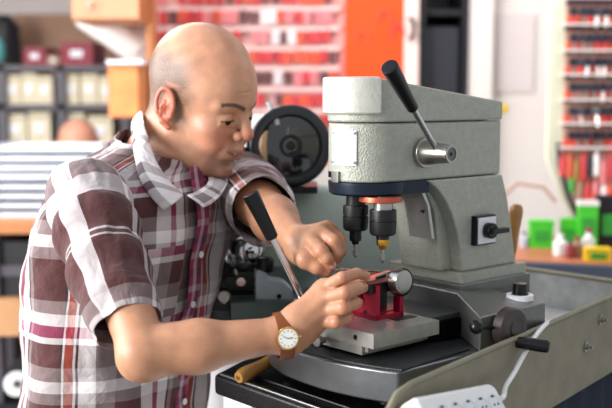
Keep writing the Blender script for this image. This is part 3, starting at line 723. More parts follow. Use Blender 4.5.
# lower lever at left
pA = loc(W(303, 300, 1.335)); pC = loc(W(250, 193, 1.315)); pB = pA+(pC-pA)*.58
LV = MB().lathe(pA, pC, [(0, .0048), ((pB-pA).length+.01, .0048)], 20).obj('table_lever', 'chrome', K)
Lg = (pC-pB).length
MB().lathe(pB, pC, [(0, .0068), (.002, .0085), (Lg*.5, .0098), (Lg-.003, .0115), (Lg-.001, .011), (Lg, .009)], 32).obj('lever_grip', 'black', LV)
MB().lathe(pA+Vector((-.008, .01, -.008)), pA+Vector((.02, -.02, -.008)), [(0, .009), (.002, .011), (.016, .011), (.018, .009)], 28).obj('lever_pivot', 'satin', LV)
b = MB(); b.cyl(pA+Vector((.008, .0, -.006)), Vector((-.04, .09, Zr(-.3))), .009, n=20); b.box((-.06, .07, Zr(-.337)), (-.02, .11, Zr(-.29)), .004); b.obj('lever_bracket', 'hammer_dark', K)
# rotary switch on the column
sw = MB().box((.190, -.0135, Zr(-.221)), (.235, -.004, Zr(-.177)), .0015).obj('rotary_switch', 'black', K)
MB().box((.1935, -.0155, Zr(-.2185)), (.2335, -.0132, Zr(-.1795)), .001).obj('switch_plate', 'white_metal', sw)
MB().cyl((.2125, -.0155, Zr(-.199)), (.2125, -.028, Zr(-.199)), .0118, bev=.002, n=32).obj('switch_dial', 'black', sw)
MB().box((.202, -.036, Zr(-.2025)), (.240, -.026, Zr(-.1955)), .002).obj('switch_pointer', 'black', sw)
# knob on base
MB().cyl((.188, -.096, Zr(-.288)), (.188, -.096, Zr(-.2805)), .019, n=40).obj('scale_ring', 'white_metal', K)
o = MB().lathe((.188, -.096, Zr(-.282)), (.188, -.096, 5), [(0, .0125), (.003, .0125), (.0035, .011), (.017, .0105), (.0175, .0095)], 10).obj('depth_knob', 'black', K)
# crank wheel on base side
cu, cz = .106, Zr(-.309)
b = MB().lathe((cu, -.124, cz), (cu, -1, cz), [(0, .012), (.008, .012), (.0085, .0265), (.010, .028), (.024, .028), (.026, .026), (.0262, .018), (.0255, .017), (.0255, .009), (.027, .008)], 56).obj('handwheel', 'brown_wheel', K)
wl2 = b
MB().cyl((cu-.006, -.146, cz-.014), (cu-.005, -.153, cz-.016), .007, n=20).obj('crank_boss', 'brown_wheel', wl2)
MB().lathe((cu-.005, -.150, cz-.016), (cu+.014, -.188, cz-.018), [(0, .006), (.004, .0075), (.034, .0088), (.046, .0086), (.048, .0065)], 28).obj('crank_handle', 'black', wl2)
MB().cyl((cu-.02, -.132, cz+.002), (cu-.068, -.142, cz+.012), .0028, n=12).obj('lock_arm', 'black', K)
MB().ball((cu-.072, -.143, cz+.013), .0092, 24).obj('lock_ball', 'black', K)
# wedge spacing plates
# ================================================================== KEYS being cut
kp = W(352, 274, 1.33)
def key_thing(name, p0, p1, m, lab, tilt=0):
    p0 = Vector(p0); p1 = Vector(p1); d = (p1-p0); Lk = d.length
    o = bpy.data.objects.new(name, None); C.objects.link(o); tag(o, lab, 'key')
    q = d.to_track_quat('X', 'Z'); o.location = p0; o.rotation_mode = 'QUATERNION'; o.rotation_quaternion = q
    b = MB(); b.cyl((.011, 0, -.0012), (.011, 0, .0012), .0115, n=32, bev=.0004).obj('bow', m, o)
    b = MB(); b.prism([(.02, -.004), (Lk-.004, -.004), (Lk, 0), (Lk-.003, .004), (.05, .0032), (.046, .0042), (.041, .0028), (.036, .004), (.031, .003), (.02, .004)], 'z', -.001, .001, .0002).obj('blade', m, o)
    return o
key_thing('key', W(331, 268, 1.335), W(384, 272, 1.37), 'key_metal', 'nickel key pinched by the far hand above the clamp')
key_thing('key', W(362, 280, 1.285), W(390, 271, 1.335), 'key_pink', 'copper-tinted key blank held by the near hand on the clamp')

# ================================================================== SECOND MACHINE behind
S2 = empty('second_key_machine', 'second key cutting machine with pale green body behind the man\'s hands', 'machine', (W(300, 0, 1.78).x, 1.78, BZ), .12)
sx = S2.location.x
def L2(x, y, Y):
    p = W(x, y, Y)-S2.location; c, s_ = math.cos(-.12), math.sin(-.12)
    return Vector((p.x*c-p.y*s_, p.x*s_+p.y*c, p.z))
a = L2(250, 187, 1.78); b_ = L2(378, 193, 1.78)
zt2 = a.z
MB().prism([(-.02, 0.01), (-.035, zt2*.6), (.0, zt2), (.22, zt2+.02), (.26, 0.01)], 'x', a.x-.06, b_.x+.05, .012, 4).obj('body', 'green_body', S2)
MB().box((a.x-.062, -.02, 0), (b_.x+.05, .25, .011), .003).obj('base', 'green_dark', S2)
# darker lower housing in front
c = L2(217, 278, 1.64); d = L2(335, 278, 1.64)
MB().prism([(c.y-.02, 0.0), (c.y-.02, c.z-.02), (c.y+.02, c.z), (-.04, c.z+.005), (-.04, 0.0)], 'x', c.x-.02, d.x-.02, .008, 4).obj('lower_housing', 'green_dark', S2)
# round cutters / spindle: chrome wheels
def lat(name, x, y, Y, prof, m, dirx=(.85, -.5, -.05), par=None, n=40):
    p = L2(x, y, Y); dd = Vector(dirx)
    return MB().lathe(p, p+dd, prof, n).obj(name, m, par or S2)
dirc = (.35, -.93, .05)
sp = lat('spindle', 233, 248, 1.64, [(0, .012), (.012, .012), (.013, .030), (.018, .0315), (.028, .0315), (.031, .028), (.032, .018), (.045, .016)], 'chrome', dirc)
lat('cutter_guard', 249, 250, 1.585, [(0, .016), (.006, .020), (.014, .021), (.0155, .018), (.0152, .013), (.012, .012), (.012, .006), (.018, .0055)], 'chrome', dirc, sp)
lat('arbor_nut', 252, 255, 1.565, [(0, .007), (.006, .007), (.007, .005), (.009, .004)], 'satin', dirc, sp)
lat('spindle_cap', 214, 262, 1.66, [(0, .02), (.02, .021), (.024, .018)], 'iron_dark', dirc, sp)
p = L2(232, 245, 1.68)
MB().box((p.x-.05, p.y, p.z-.11), (p.x+.05, p.y+.05, p.z-.02), .008).obj('spindle_bracket', 'iron_dark', S2)
# clamps with knobs at left
for i, (x, y, Y, r) in enumerate(((213, 292, 1.58, .010), (224, 297, 1.56, .011), (241, 282, 1.56, .0085), (206, 272, 1.62, .009))):
    p = L2(x, y, Y); dd = Vector((-.1, -1, .1)).normalized()
    MB().lathe(p-dd*.03, p+dd, [(0, r*.6), (.02, r*.6), (.021, r), (.030, r), (.032, r*.8)], 26).obj('clamp_knob', 'satin' if i % 2 else 'chrome', S2)
p = L2(222, 296, 1.60); q = L2(246, 283, 1.60)
MB().box((p.x-.035, p.y-.01, p.z-.022), (p.x+.05, p.y+.03, p.z+.008), .004).obj('clamp_block', 'black_matte', S2)
MB().box((q.x-.03, q.y-.01, q.z-.01), (q.x+.03, q.y+.03, q.z+.012), .003).obj('clamp_block', 'black_matte', S2)
for (x0, y0, x1, y1) in ((200, 262, 222, 256), (205, 283, 236, 272), (236, 291, 262, 279)):
    MB().cyl(L2(x0, y0, 1.62), L2(x1, y1, 1.60), .005, n=16).obj('guide_rod', 'satin', S2)
# grey C bracket with dark knob
p = L2(272, 290, 1.56)
MB().prism([(p.x-.027, p.z+.034), (p.x-.027, p.z-.035), (p.x+.018, p.z-.038), (p.x+.032, p.z-.03), (p.x+.032, p.z+.002), (p.x+.018, p.z+.016), (p.x-.006, p.z+.020), (p.x-.010, p.z+.036)], 'y', p.y-.012, p.y+.02, .004).obj('tracer_bracket', mat('blue_grey_casting', 'a3adb2', .4, .3, .06, 60), S2)
MB().cyl((p.x+.010, p.y-.0125, p.z-.008), (p.x+.010, p.y-.0115, p.z-.008), .004, n=16).obj('bracket_hole', 'black', S2)
p = L2(265, 272, 1.56)
MB().lathe((p.x, p.y, p.z-.004), (p.x, p.y, p.z+1), [(0, .006), (.004, .006), (.005, .013), (.008, .0145), (.024, .0145), (.027, .012)], 28).obj('tracer_knob', 'black', S2)
MB().cyl((p.x-.012, p.y, p.z-.008), (p.x-.012, p.y, p.z-.014), .005, n=14).obj('tracer_pin', 'chrome', S2)
# grey table in front on the bench behind the arm
c = L2(245, 312, 1.5); d = L2(330, 312, 1.5)
MB().box((c.x-.02, c.y+.02, 0), (d.x+.0, c.y+.08, c.z+.01), .006).obj('front_table', 'green_dark', S2)

# ---- inspection lamp/magnifier standing on the second machine
p = W(291, 146, 1.70)
G = empty('magnifier_lamp', 'round black magnifier lamp with dark glass standing on the green machine', 'lamp', (p.x, p.y, p.z), 0)
ax = Vector((.12, -1, .04)).normalized()
R = .0700
def P(t, dx=0, dz=0): return ax*t+Vector((dx, 0, dz))
MB().lathe(P(-.05), P(1), [(0, .03), (.006, .045), (.014, R-.006), (.024, R-.001), (.044, R), (.047, R-.002), (.049, R-.008), (.0485, R-.016), (.040, R-.020), (.038, R-.021)], 64, cap=True).obj('rim', mat('charcoal_lamp_plastic', '1a2126', .35, coat=.2), G)
MB().lathe(P(-.011), P(1), [(0, R-.0195), (.001, R-.0195), (.0035, R-.032), (.005, .012), (.0053, .0)], 64).obj('glass', 'glass_dark', G)
b = MB(); 
for q0 in (1.0,):
    qs = np.linspace(q0, q0+1.1, 10); q_ = ax.to_track_quat('Z', 'Y')
    vs1 = [q_ @ Vector((-(R-.022)*math.sin(q), (R-.022)*math.cos(q), 0))+P(-.0052) for q in qs]
    b.tube(vs1, [.002, .004, .006, .007, .0075, .0075, .007, .006, .004, .002], 10)
b.obj('painted_reflection', mat('beige_reflection_paint', 'd9b58a', .4), G)  # beige reflection in the dark glass, put in as a coloured solid arc
MB().ring(P(-.0045), P(.0005), .0195, .014, 40).obj('lens_ring', 'black_matte', G)
MB().cyl(P(-.006), P(-.001), .008, n=24).obj('lens_centre', 'black', G)
zb = BZ+zt2-.003-p.z
b = MB(); b.tube([(0, .03, -.05), (0, .045, zb+.01)], .012, 12); b.box((-.05, -.01, zb), (.045, .11, zb+.011), .005); b.obj('stand_foot', 'black_matte', G)
q = MB(); q.tube([(-.055, .0, .03), (-.07, .02, .01), (-.072, .03, -.02), (-.055, .03, -.05), (-.03, .03, -.062)], .007, 12).obj('yoke', 'black_matte', G)
q = MB(); q.box((-.100, .0, -.030), (-.060, .02, -.022), .002).box((-.100, .0, -.010), (-.060, .02, -.002), .002).obj('hinge_arm', 'black', G)
pa = W(274, 113, 1.71)-p; pb = W(266, 99, 1.71)-p
MB().tube([pa+Vector((.006, 0, -.02)), pa, pb+Vector((.004, 0, -.004))], .005, 8).obj('adjust_lever', 'white_metal', G)
# white lamp head behind
p = W(258, 185, 1.88)
o = empty('white_housing', 'white machine housing behind the round magnifier lamp', 'machine', (p.x, 1.76, S2.location.z+zt2+.001), .1)
MB().prism([(-.05, 0), (-.045, .09), (-.02, .125), (.06, .125), (.07, .0)], 'y', 0, .12, .012, 4).obj('body', 'white_plastic', o)
MB().box((-.03, -.004, .03), (.04, 0, .08), .002).obj('front_cover', 'white_metal', o)
bpy.data.objects['white_housing'].location.y = 1.865

# ---- wooden handled file lying on the bench
p0 = W(238, 378, 1.36); p1 = W(287, 352, 1.44)
d = (p1-p0).normalized()
o = empty('file_tool', 'wood-handled file lying on the bench below the man\'s forearm', 'tool', p0)
MB().lathe((0, 0, 0), d, [(0, .005), (.001, .0078), (.008, .0105), (.02, .0108), (.04, .009), (.055, .0085), (.08, .0095), (.098, .008), (.102, .006)], 28).obj('handle', 'wood_handle', o)
MB().cyl(d*-.001, d*.0025, .003, n=14).obj('ferrule_hole', 'brass', o)
MB().lathe(d*.10, d, [(0, .008), (.01, .0075), (.0105, .0035), (.06, .003)], 20).obj('blade', 'satin', o)
# ---- handle standing behind the column
pT = W(517, 204, 1.66); pB_ = W(511, 258, 1.66)
o = empty('screwdriver', 'wood-handled screwdriver standing upright behind the machine column', 'screwdriver', (pB_.x, pB_.y, pB_.z))
d = (pT-pB_); Lh = d.length
MB().lathe((0, 0, 0), d, [(0, .006), (.012, .0075), (.02, .008), (Lh*.55, .0092), (Lh*.85, .0115), (Lh-.006, .0105), (Lh-.001, .007), (Lh, .003)], 28).obj('handle', 'wood_handle', o)
dn = d.normalized()
MB().lathe(dn*.004, -dn, [(0, .0066), (.014, .0066), (.015, .003), (pB_.z-BZ-.010, .003)], 20).obj('shank', 'black', o)
#PERSON#
# ================================================================== THE MAN
# ---- small implicit-surface toolkit
class Field:
    def __init__(s, lo, hi, h):
        s.lo = np.array(lo, float); s.h = h
        s.n = np.ceil((np.array(hi)-s.lo)/h).astype(int)+1
        s.S = np.full(s.n, 1.0, np.float32)
    def _win(s, lo, hi, pad):
        a = np.clip(np.floor((np.array(lo)-pad-s.lo)/s.h).astype(int), 0, s.n-1)
        b = np.clip(np.ceil((np.array(hi)+pad-s.lo)/s.h).astype(int)+1, 1, s.n)
        sl = tuple(slice(i, j) for i, j in zip(a, b))
        g = [((np.arange(i, j))*s.h+o).astype(np.float32) for i, j, o in zip(a, b, s.lo)]
        return sl, np.meshgrid(*g, indexing='ij', sparse=True)
    def _mix(s, sl, d, k, sub):
        A = s.S[sl]
        if sub:
            d = -d; hh = np.clip(.5-.5*(A-d)/k, 0, 1); s.S[sl] = A*(1-hh)+d*hh+k*hh*(1-hh)
        else:
            hh = np.clip(.5+.5*(A-d)/k, 0, 1); s.S[sl] = A*(1-hh)+d*hh-k*hh*(1-hh)
    def cap(s, p, q, r1, r2, k=.01, sub=False):
        p = np.array(p, float); q = np.array(q, float); r = max(r1, r2)
        sl, (X, Y, Z) = s._win(np.minimum(p, q)-r, np.maximum(p, q)+r, k*2+.012)
        d = q-p; L = max(1e-9, (d*d).sum())
        t = np.clip(((X-p[0])*d[0]+(Y-p[1])*d[1]+(Z-p[2])*d[2])/L, 0, 1)
        D = np.sqrt((X-p[0]-t*d[0])**2+(Y-p[1]-t*d[1])**2+(Z-p[2]-t*d[2])**2)-(r1+(r2-r1)*t)
        s._mix(sl, D.astype(np.float32), k, sub)
    def ell(s, c, r, k=.01, sub=False, R=None):
        c = np.array(c, float); r = np.array(r, float); m = r.max()
        sl, (X, Y, Z) = s._win(c-m, c+m, k*2+.012)
        x, y, z = X-c[0], Y-c[1], Z-c[2]
        if R is not None:
            R = np.array(R)   # columns = local axes
            x, y, z = [x*R[0, i]+y*R[1, i]+z*R[2, i] for i in range(3)]
        k0 = np.sqrt((x/r[0])**2+(y/r[1])**2+(z/r[2])**2); k1 = np.sqrt((x/r[0]**2)**2+(y/r[1]**2)**2+(z/r[2]**2)**2)+1e-9
        D = k0*(k0-1)/k1
        s._mix(sl, D.astype(np.float32), k, sub)
    def mesh(s):
        V = s.S; ins = V < 0
        cnt = np.zeros(np.array(V.shape)-1, np.int8)
        def c(a, i, j, k): return a[i:a.shape[0]-1+i, j:a.shape[1]-1+j, k:a.shape[2]-1+k]
        for i in (0, 1):
            for j in (0, 1):
                for k in (0, 1): cnt += c(ins, i, j, k)
        act = np.argwhere((cnt > 0) & (cnt < 8))
        pos = np.zeros((len(act), 3)); num = np.zeros(len(act))
        cor = [(i, j, k) for i in (0, 1) for j in (0, 1) for k in (0, 1)]
        for a in cor:
            for ax_ in range(3):
                if a[ax_] == 1: continue
                b = list(a); b[ax_] = 1
                v0 = V[tuple((act+a).T)]; v1 = V[tuple((act+b).T)]
                m = (v0 < 0) != (v1 < 0)
                t = np.where(m, v0/np.where(m, v0-v1, 1), 0)
                pt = np.tile(np.array(a, float), (len(act), 1)); pt[:, ax_] += t
                pos += pt*m[:, None]; num += m
        verts = (act+pos/num[:, None])*s.h+s.lo
        vid = np.full(cnt.shape, -1, np.int32); vid[tuple(act.T)] = np.arange(len(act))
        F = []
        for ax_ in range(3):
            o1, o2 = (ax_+1) % 3, (ax_+2) % 3
            sl0 = [slice(None)]*3; sl1 = [slice(None)]*3
            sl0[ax_] = slice(0, -1); sl1[ax_] = slice(1, None)
            ch = ins[tuple(sl0)] != ins[tuple(sl1)]
            e = np.argwhere(ch)
            e = e[(e[:, o1] > 0) & (e[:, o2] > 0) & (e[:, o1] < V.shape[o1]-1) & (e[:, o2] < V.shape[o2]-1)]
            st = ins[tuple(e.T)]
            def q(d1, d2):
                f = e.copy(); f[:, o1] -= d1; f[:, o2] -= d2; return vid[tuple(f.T)]
            quad = np.stack([q(1, 1), q(0, 1), q(0, 0), q(1, 0)], 1)
            quad[~st] = quad[~st][:, ::-1]
            F.append(quad)
        return verts, np.concatenate(F)
def np_obj(name, verts, faces, m, parent=None, attrs=None, uv=None):
    me = bpy.data.meshes.new(name)
    me.from_pydata([tuple(v) for v in verts], [], [tuple(int(i) for i in f) for f in faces])
    me.polygons.foreach_set('use_smooth', [True]*len(me.polygons))
    if attrs is not None:
        for an, arr in attrs.items():
            ca = me.color_attributes.new(an, 'FLOAT_COLOR', 'POINT')
            ca.data.foreach_set('color', np.asarray(arr, np.float32).ravel())
    me.materials.append(m if not isinstance(m, str) else M[m])
    o = bpy.data.objects.new(name, me); C.objects.link(o)
    if parent: o.parent = parent
    return o
def ss(x, a, b):
    t = np.clip((x-a)/(b-a), 0, 1); return t*t*(3-2*t)

man = empty('person', 'bald man in a checked short-sleeved shirt leaning over the machine and holding a key', 'person')
SK = np.array(hexc('c69275')); 
# ---- skin material
skin = bpy.data.materials.new('skin'); skin.use_nodes = True
nt = skin.node_tree; bs = nt.nodes['Principled BSDF']
at = nt.nodes.new('ShaderNodeAttribute'); at.attribute_name = 'pig'
tc = nt.nodes.new('ShaderNodeTexCoord')
n1 = nt.nodes.new('ShaderNodeTexNoise'); n1.inputs['Scale'].default_value = 800; n1.inputs['Detail'].default_value = 2
n2 = nt.nodes.new('ShaderNodeTexNoise'); n2.inputs['Scale'].default_value = 45; n2.inputs['Detail'].default_value = 4
nt.links.new(tc.outputs['Object'], n1.inputs['Vector']); nt.links.new(tc.outputs['Object'], n2.inputs['Vector'])
mr = nt.nodes.new('ShaderNodeMapRange'); mr.inputs[1].default_value = .42; mr.inputs[2].default_value = .62; nt.links.new(n1.outputs[0], mr.inputs[0])
mu = nt.nodes.new('ShaderNodeMath'); mu.operation = 'MULTIPLY'; nt.links.new(mr.outputs[0], mu.inputs[0]); nt.links.new(at.outputs['Alpha'], mu.inputs[1])
mr2 = nt.nodes.new('ShaderNodeMapRange'); mr2.inputs[1].default_value = .3; mr2.inputs[2].default_value = .7; mr2.inputs[3].default_value = .86; mr2.inputs[4].default_value = 1.1; nt.links.new(n2.outputs[0], mr2.inputs[0])
mm = nt.nodes.new('ShaderNodeMix'); mm.data_type = 'RGBA'; mm.blend_type = 'MULTIPLY'; mm.inputs[0].default_value = 1
nt.links.new(at.outputs['Color'], mm.inputs[6]); nt.links.new(mr2.outputs[0], mm.inputs[7])
mh = nt.nodes.new('ShaderNodeMix'); mh.data_type = 'RGBA'; mh.inputs[7].default_value = (*hexc('4a3c30'), 1)
nt.links.new(mu.outputs[0], mh.inputs[0]); nt.links.new(mm.outputs[2], mh.inputs[6]); nt.links.new(mh.outputs[2], bs.inputs['Base Color'])
bs.inputs['Roughness'].default_value = .42; bs.inputs['Specular IOR Level'].default_value = .45
bs.inputs['Subsurface Weight'].default_value = .12; bs.inputs['Subsurface Radius'].default_value = (.012, .005, .003); bs.inputs['Subsurface Scale'].default_value = .6
n3 = nt.nodes.new('ShaderNodeTexNoise'); n3.inputs['Scale'].default_value = 420; n3.inputs['Detail'].default_value = 3; nt.links.new(tc.outputs['Object'], n3.inputs['Vector'])
bp = nt.nodes.new('ShaderNodeBump'); bp.inputs['Strength'].default_value = .22; bp.inputs['Distance'].default_value = .0008
nt.links.new(n3.outputs[0], bp.inputs['Height']); nt.links.new(bp.outputs[0], bs.inputs['Normal'])

# ---- head in its own frame: x forward, y to his left, z up
phi, pit, roll = math.radians(29), math.radians(17.5), math.radians(4.7)
HS = .91
fwd = Vector((math.cos(phi)*math.cos(pit), -math.sin(phi)*math.cos(pit), -math.sin(pit)))
lft = Vector((math.sin(phi), math.cos(phi), 0)); 
lft = Quaternion(fwd, roll) @ lft
upv = fwd.cross(lft)
HC = Vector((-.164, 1.56, CAMZ-.0044))
HR = np.array([[fwd[i], lft[i], upv[i]] for i in range(3)])
def h2w(v): return np.asarray(v)*HS @ HR.T+np.array(HC)
def w2h(p): return (np.array(p)-np.array(HC)) @ HR/HS
neck_base = w2h(Vector((-.252, 1.575, CAMZ-.12)))
h = .0016
f = Field((-.16, -.115, -.30), (.14, .115, .14), h)
f.ell((-.006, 0, .038), (.096, .0765, .090), .02)
f.ell((.040, 0, .018), (.052, .060, .058), .025)
f.ell((.030, 0, -.040), (.056, .0575, .062), .025)
f.ell((.032, 0, -.080), (.050, .050, .036), .022)
f.ell((.070, 0, -.104), (.018, .021, .0165), .018)            # chin
for s_ in (-1, 1):
    f.cap((-.004, s_*.052, -.055), (.045, s_*.034, -.098), .021, .018, .022)   # jaw
    f.ell((.057, s_*.043, -.030), (.023, .020, .019), .018)                   # cheekbone
    f.ell((.064, s_*.036, -.052), (.018, .016, .020), .016)                   # cheek
    f.cap((.087, s_*.010, .017), (.070, s_*.047, .014), .0085, .008, .012)     # brow
    f.ell((.100, s_*.030, -.004), (.022, .019, .0125), .010, True)            # socket
    f.ell((.0735, s_*.0305, -.006), (.0145, .0150, .0120), .005)               # lids
    f.cap((.080, s_*.017, -.0035), (.083, s_*.041, -.0055), .0008, .0008, .0015, True) if False else None
    f.cap((.0865, s_*.020, -.0165), (.078, s_*.044, -.0145), .0025, .0022, .006)   # lower lid bag
    f.cap((.098, s_*.015, -.044), (.083, s_*.034, -.062), .0022, .0020, .008, True)  # smile fold
f.cap((.085, 0, .008), (.104, 0, -.025), .0078, .0100, .009)     # nose bridge
f.ell((.1055, 0, -.0300), (.0115, .0125, .0105), .005)            # tip
for s_ in (-1, 1):
    f.ell((.0955, s_*.0140, -.0335), (.0105, .0072, .0085), .004)
    f.ell((.1015, s_*.0065, -.0415), (.0045, .003, .0028), .002, True)
f.cap((.091, 0, -.044), (.0945, 0, -.056), .006, .006, .008)
f.ell((.082, 0, -.066), (.018, .030, .018), .012)                 # mouth mound
f.cap((.0985, 0, -.0625), (.0815, -.028, -.0605), .0040, .0020, .004); f.cap((.0985, 0, -.0625), (.0815, .028, -.0605), .0042, .0022, .004)
f.cap((.0960, 0, -.0735), (.0815, -.024, -.0655), .0054, .0026, .004); f.cap((.0960, 0, -.0735), (.0815, .024, -.0655), .0052, .0026, .004)
f.cap((.1025, 0, -.0682), (.080, -.031, -.0612), .0020, .0012, .0016, True); f.cap((.1025, 0, -.0682), (.080, .031, -.0612), .0014, .0010, .0016, True)
f.ell((.088, 0, -.086), (.012, .018, .006), .010, True)
# neck
nb = neck_base
f.cap((-.030, 0, -.040), nb+np.array([0, 0, -.02]), .056, .062, .03)
f.cap((.010, 0, -.085), nb+np.array([.035, 0, .0]), .040, .046, .02)
f.ell(nb+np.array([-.0, 0, -.06]), (.09, .13, .06), .04)
f.cap((.030, .0, -.120), (.034, 0, -.128), .010, .010, .012)
for s_ in (-1, 1):   # sternomastoid
    f.cap((-.020, s_*.052, -.060), nb+np.array([.055, s_*.018, -.005]), .010, .010, .016)
# forehead creases
for z in (.040, .052):
    f.cap((.0905-.0, -.03, z), (.094, .0, z+.002), .0006, .0006, .003, True)
# ears
def ear(s_):
    c = np.array([-.010, s_*.0755, -.013])
    def e(x, z, o=0): return c+np.array([1.2*x-.14*z+.003, s_*(o-.30*x), 1.15*z+.001])
    f.ell(e(.0, .002, .0045), (.0140, .0050, .028), .005)
    pts = [e(.0125*math.cos(q)-.001, .006+.0225*math.sin(q), .0080) for q in np.linspace(-.25, 3.75, 18)]
    for k_, (a_, b_) in enumerate(zip(pts, pts[1:])): f.cap(a_, b_, .0030, .0030, .0025)
    f.cap(pts[-1], e(-.004, -.020, .007), .003, .004, .004); f.cap(e(-.003, -.019, .007), e(.005, -.026, .005), .0048, .0050, .004)
    f.ell(e(.003, -.002, .0105), (.0060, .0045, .0090), .002, True)
    f.ell(e(.001, .016, .0105), (.0070, .0028, .0065), .002, True)
    an = [e(-.0060, -.010, .008), e(-.0062, .002, .0085), e(-.001, .010, .0085)]
    for a_, b_ in zip(an, an[1:]): f.cap(a_, b_, .0022, .0022, .002)
    f.cap(e(.0095, .001, .006), e(.0085, -.009, .006), .0032, .0036, .003)
ear(-1); ear(1)
hv, hf = f.mesh()
x, y, z = hv.T
col = np.tile(SK, (len(hv), 1))
def tint(mask, c, amt):
    global col
    a_ = (np.clip(mask, 0, 1)*amt)[:, None]; col = col*(1-a_)+np.array(c)[None]*a_
def blob(c, r): 
    return np.clip(1-np.sqrt(((hv-np.array(c))**2/np.array(r)**2).sum(1)), 0, 1)
for s_ in (-1, 1):
    tint(blob((.07, s_*.04, -.04), (.04, .035, .035))*1.6, hexc('c9705a'), .45)
    earm = (np.clip((s_*y-.0745)/.003, 0, 1))*(np.abs(x+.007) < .030)*(np.abs(z+.011) < .042); tint(earm, hexc('c9614c'), .7)
tint(blob((.106, 0, -.030), (.024, .024, .02))*1.6, hexc('c2664f'), .5)
tint(ss(z, .03, .09), hexc('cf9474'), .5)
# lips
zm = .068-.0068*(np.abs(y)/.028)**1.2
lip = ((np.abs(z+zm-.002) < .0085-.15*np.abs(y)) & (x > .082) & (np.abs(y) < .023)).astype(float)*ss(x, .083, .09)
tint(lip, hexc('a85a50'), .7)
# mouth line and teeth shade
tint(((np.abs(z+zm) < .0019) & (x > .075) & (np.abs(y) < .027)).astype(float), hexc('4a1f1c'), .8)
tint(((np.abs(z+zm-.0006) < .0010) & (x > .075) & (np.abs(y) < .015)).astype(float), hexc('e8dcd2'), .9)
# brows, lashes
brow_a = np.zeros(len(hv))
for s_ in (-1, 1):
    by = np.clip((s_*y-.012)/.038, 0, 1)
    zc_ = .0165+.007*np.sin(by*2.4)-.003
    br = (1-ss(np.abs(z-zc_), .0025, .0048-.0015*by))*(s_*y > .010)*(s_*y < .052)*(x > .05)
    tint(br, hexc('2a1d18'), .75); brow_a = np.maximum(brow_a, br)
    zl_ = -.0090+.0022*np.cos((s_*y-.0305)/.0135*1.4)-.0015
    ls = (1-ss(np.abs(z-zl_), .0008, .0020))*(s_*y > .0165)*(s_*y < .0455)*(x > .06)
    tint(ls, hexc('1d1210'), .9)
    cr = (1-ss(np.abs(z-.0025-.0015*np.cos((s_*y-.03)*90)), .0005, .0013))*(s_*y > .017)*(s_*y < .044)*(x > .06)
    tint(cr, hexc('7a4636'), .5)
    tint(blob((.0865, s_*.030, -.016), (.012, .017, .007)), hexc('a26a55'), .5)
# beard shadow
bd = ss(-z, .05, .07)*ss(x, -.005, .03)*(1-ss(-z, .112, .13))
tint(bd, hexc('8a6250'), .42)
# stubble hair (horseshoe)
ay = np.abs(y)
wob = .005*np.sin(x*70+z*95+1)+.003*np.sin(z*190-x*140)
hair = ss(ay+np.maximum(0, -x-.01)*.75, .040, .066)*(1-ss(x+wob, -.004, .048))*ss(z, -.045, -.02)*(1-ss(z+wob, .050, .098))
hair = np.maximum(hair, ss(-x, .035, .07)*ss(z, -.06, -.03)*(1-ss(z, .062, .09)))
hair = hair*(1-np.clip((ay-.0745)/.003, 0, 1)*(np.abs(x+.007) < .030)*(np.abs(z+.011) < .042)); tint(hair, hexc('6b5849'), .8)
alpha = np.clip(hair*.8+bd*.14+brow_a*.9, 0, 1)
headc = np.concatenate([col, alpha[:, None]], 1)
hvw = h2w(hv)
bodies = [(hvw, hf, headc)]

# ---- arms in world space
def Wn(x, y, Y): return np.array(W(x, y, Y))
def arm_field(pts, h_, pad=.06):
    P_ = np.array(pts); return Field(P_.min(0)-pad, P_.max(0)+pad, h_)
def finger(f, pts, rs, k=.004):
    for (a_, b_), (r1, r2) in zip(zip(pts, pts[1:]), zip(rs, rs[1:])): f.cap(a_, b_, r1, r2, k)
nails = []
def nail(tip, prev, n_out, r):
    d_ = (tip-prev)/np.linalg.norm(tip-prev); n_ = n_out-d_*np.dot(n_out, d_); n_ /= np.linalg.norm(n_); nails.append((tip-d_*.001+n_*(r-.0012), d_, n_, r))
def knuckle_points(): pass
# near (right) arm
SR = Wn(92, 197, 1.38); ER = Wn(145, 354, 1.205); WR = Wn(284, 334, 1.245)
f = arm_field([SR, ER, WR, Wn(370, 270, 1.29), Wn(125, 385, 1.2), Wn(340, 350, 1.25)], .0015, .05)
f.cap(SR+(ER-SR)*.25, ER+np.array([-.003, 0, .004]), .038, .029, .01)
el = ER+np.array([-.006, 0, -.006])
mid = ER*.62+WR*.38
f.cap(el, mid, .0255, .0295, .02); f.cap(mid, WR, .0300, .0212, .02)
f.cap(ER*.8+WR*.2+np.array([0, 0, .006]), mid, .026, .026, .015)
f.ell(ER+np.array([-.002, .0, -.010]), (.019, .020, .017), .02)
wdir = (Wn(325, 300, 1.25)-WR); 
f.cap(WR, WR+wdir*.35, .0215, .024, .015)
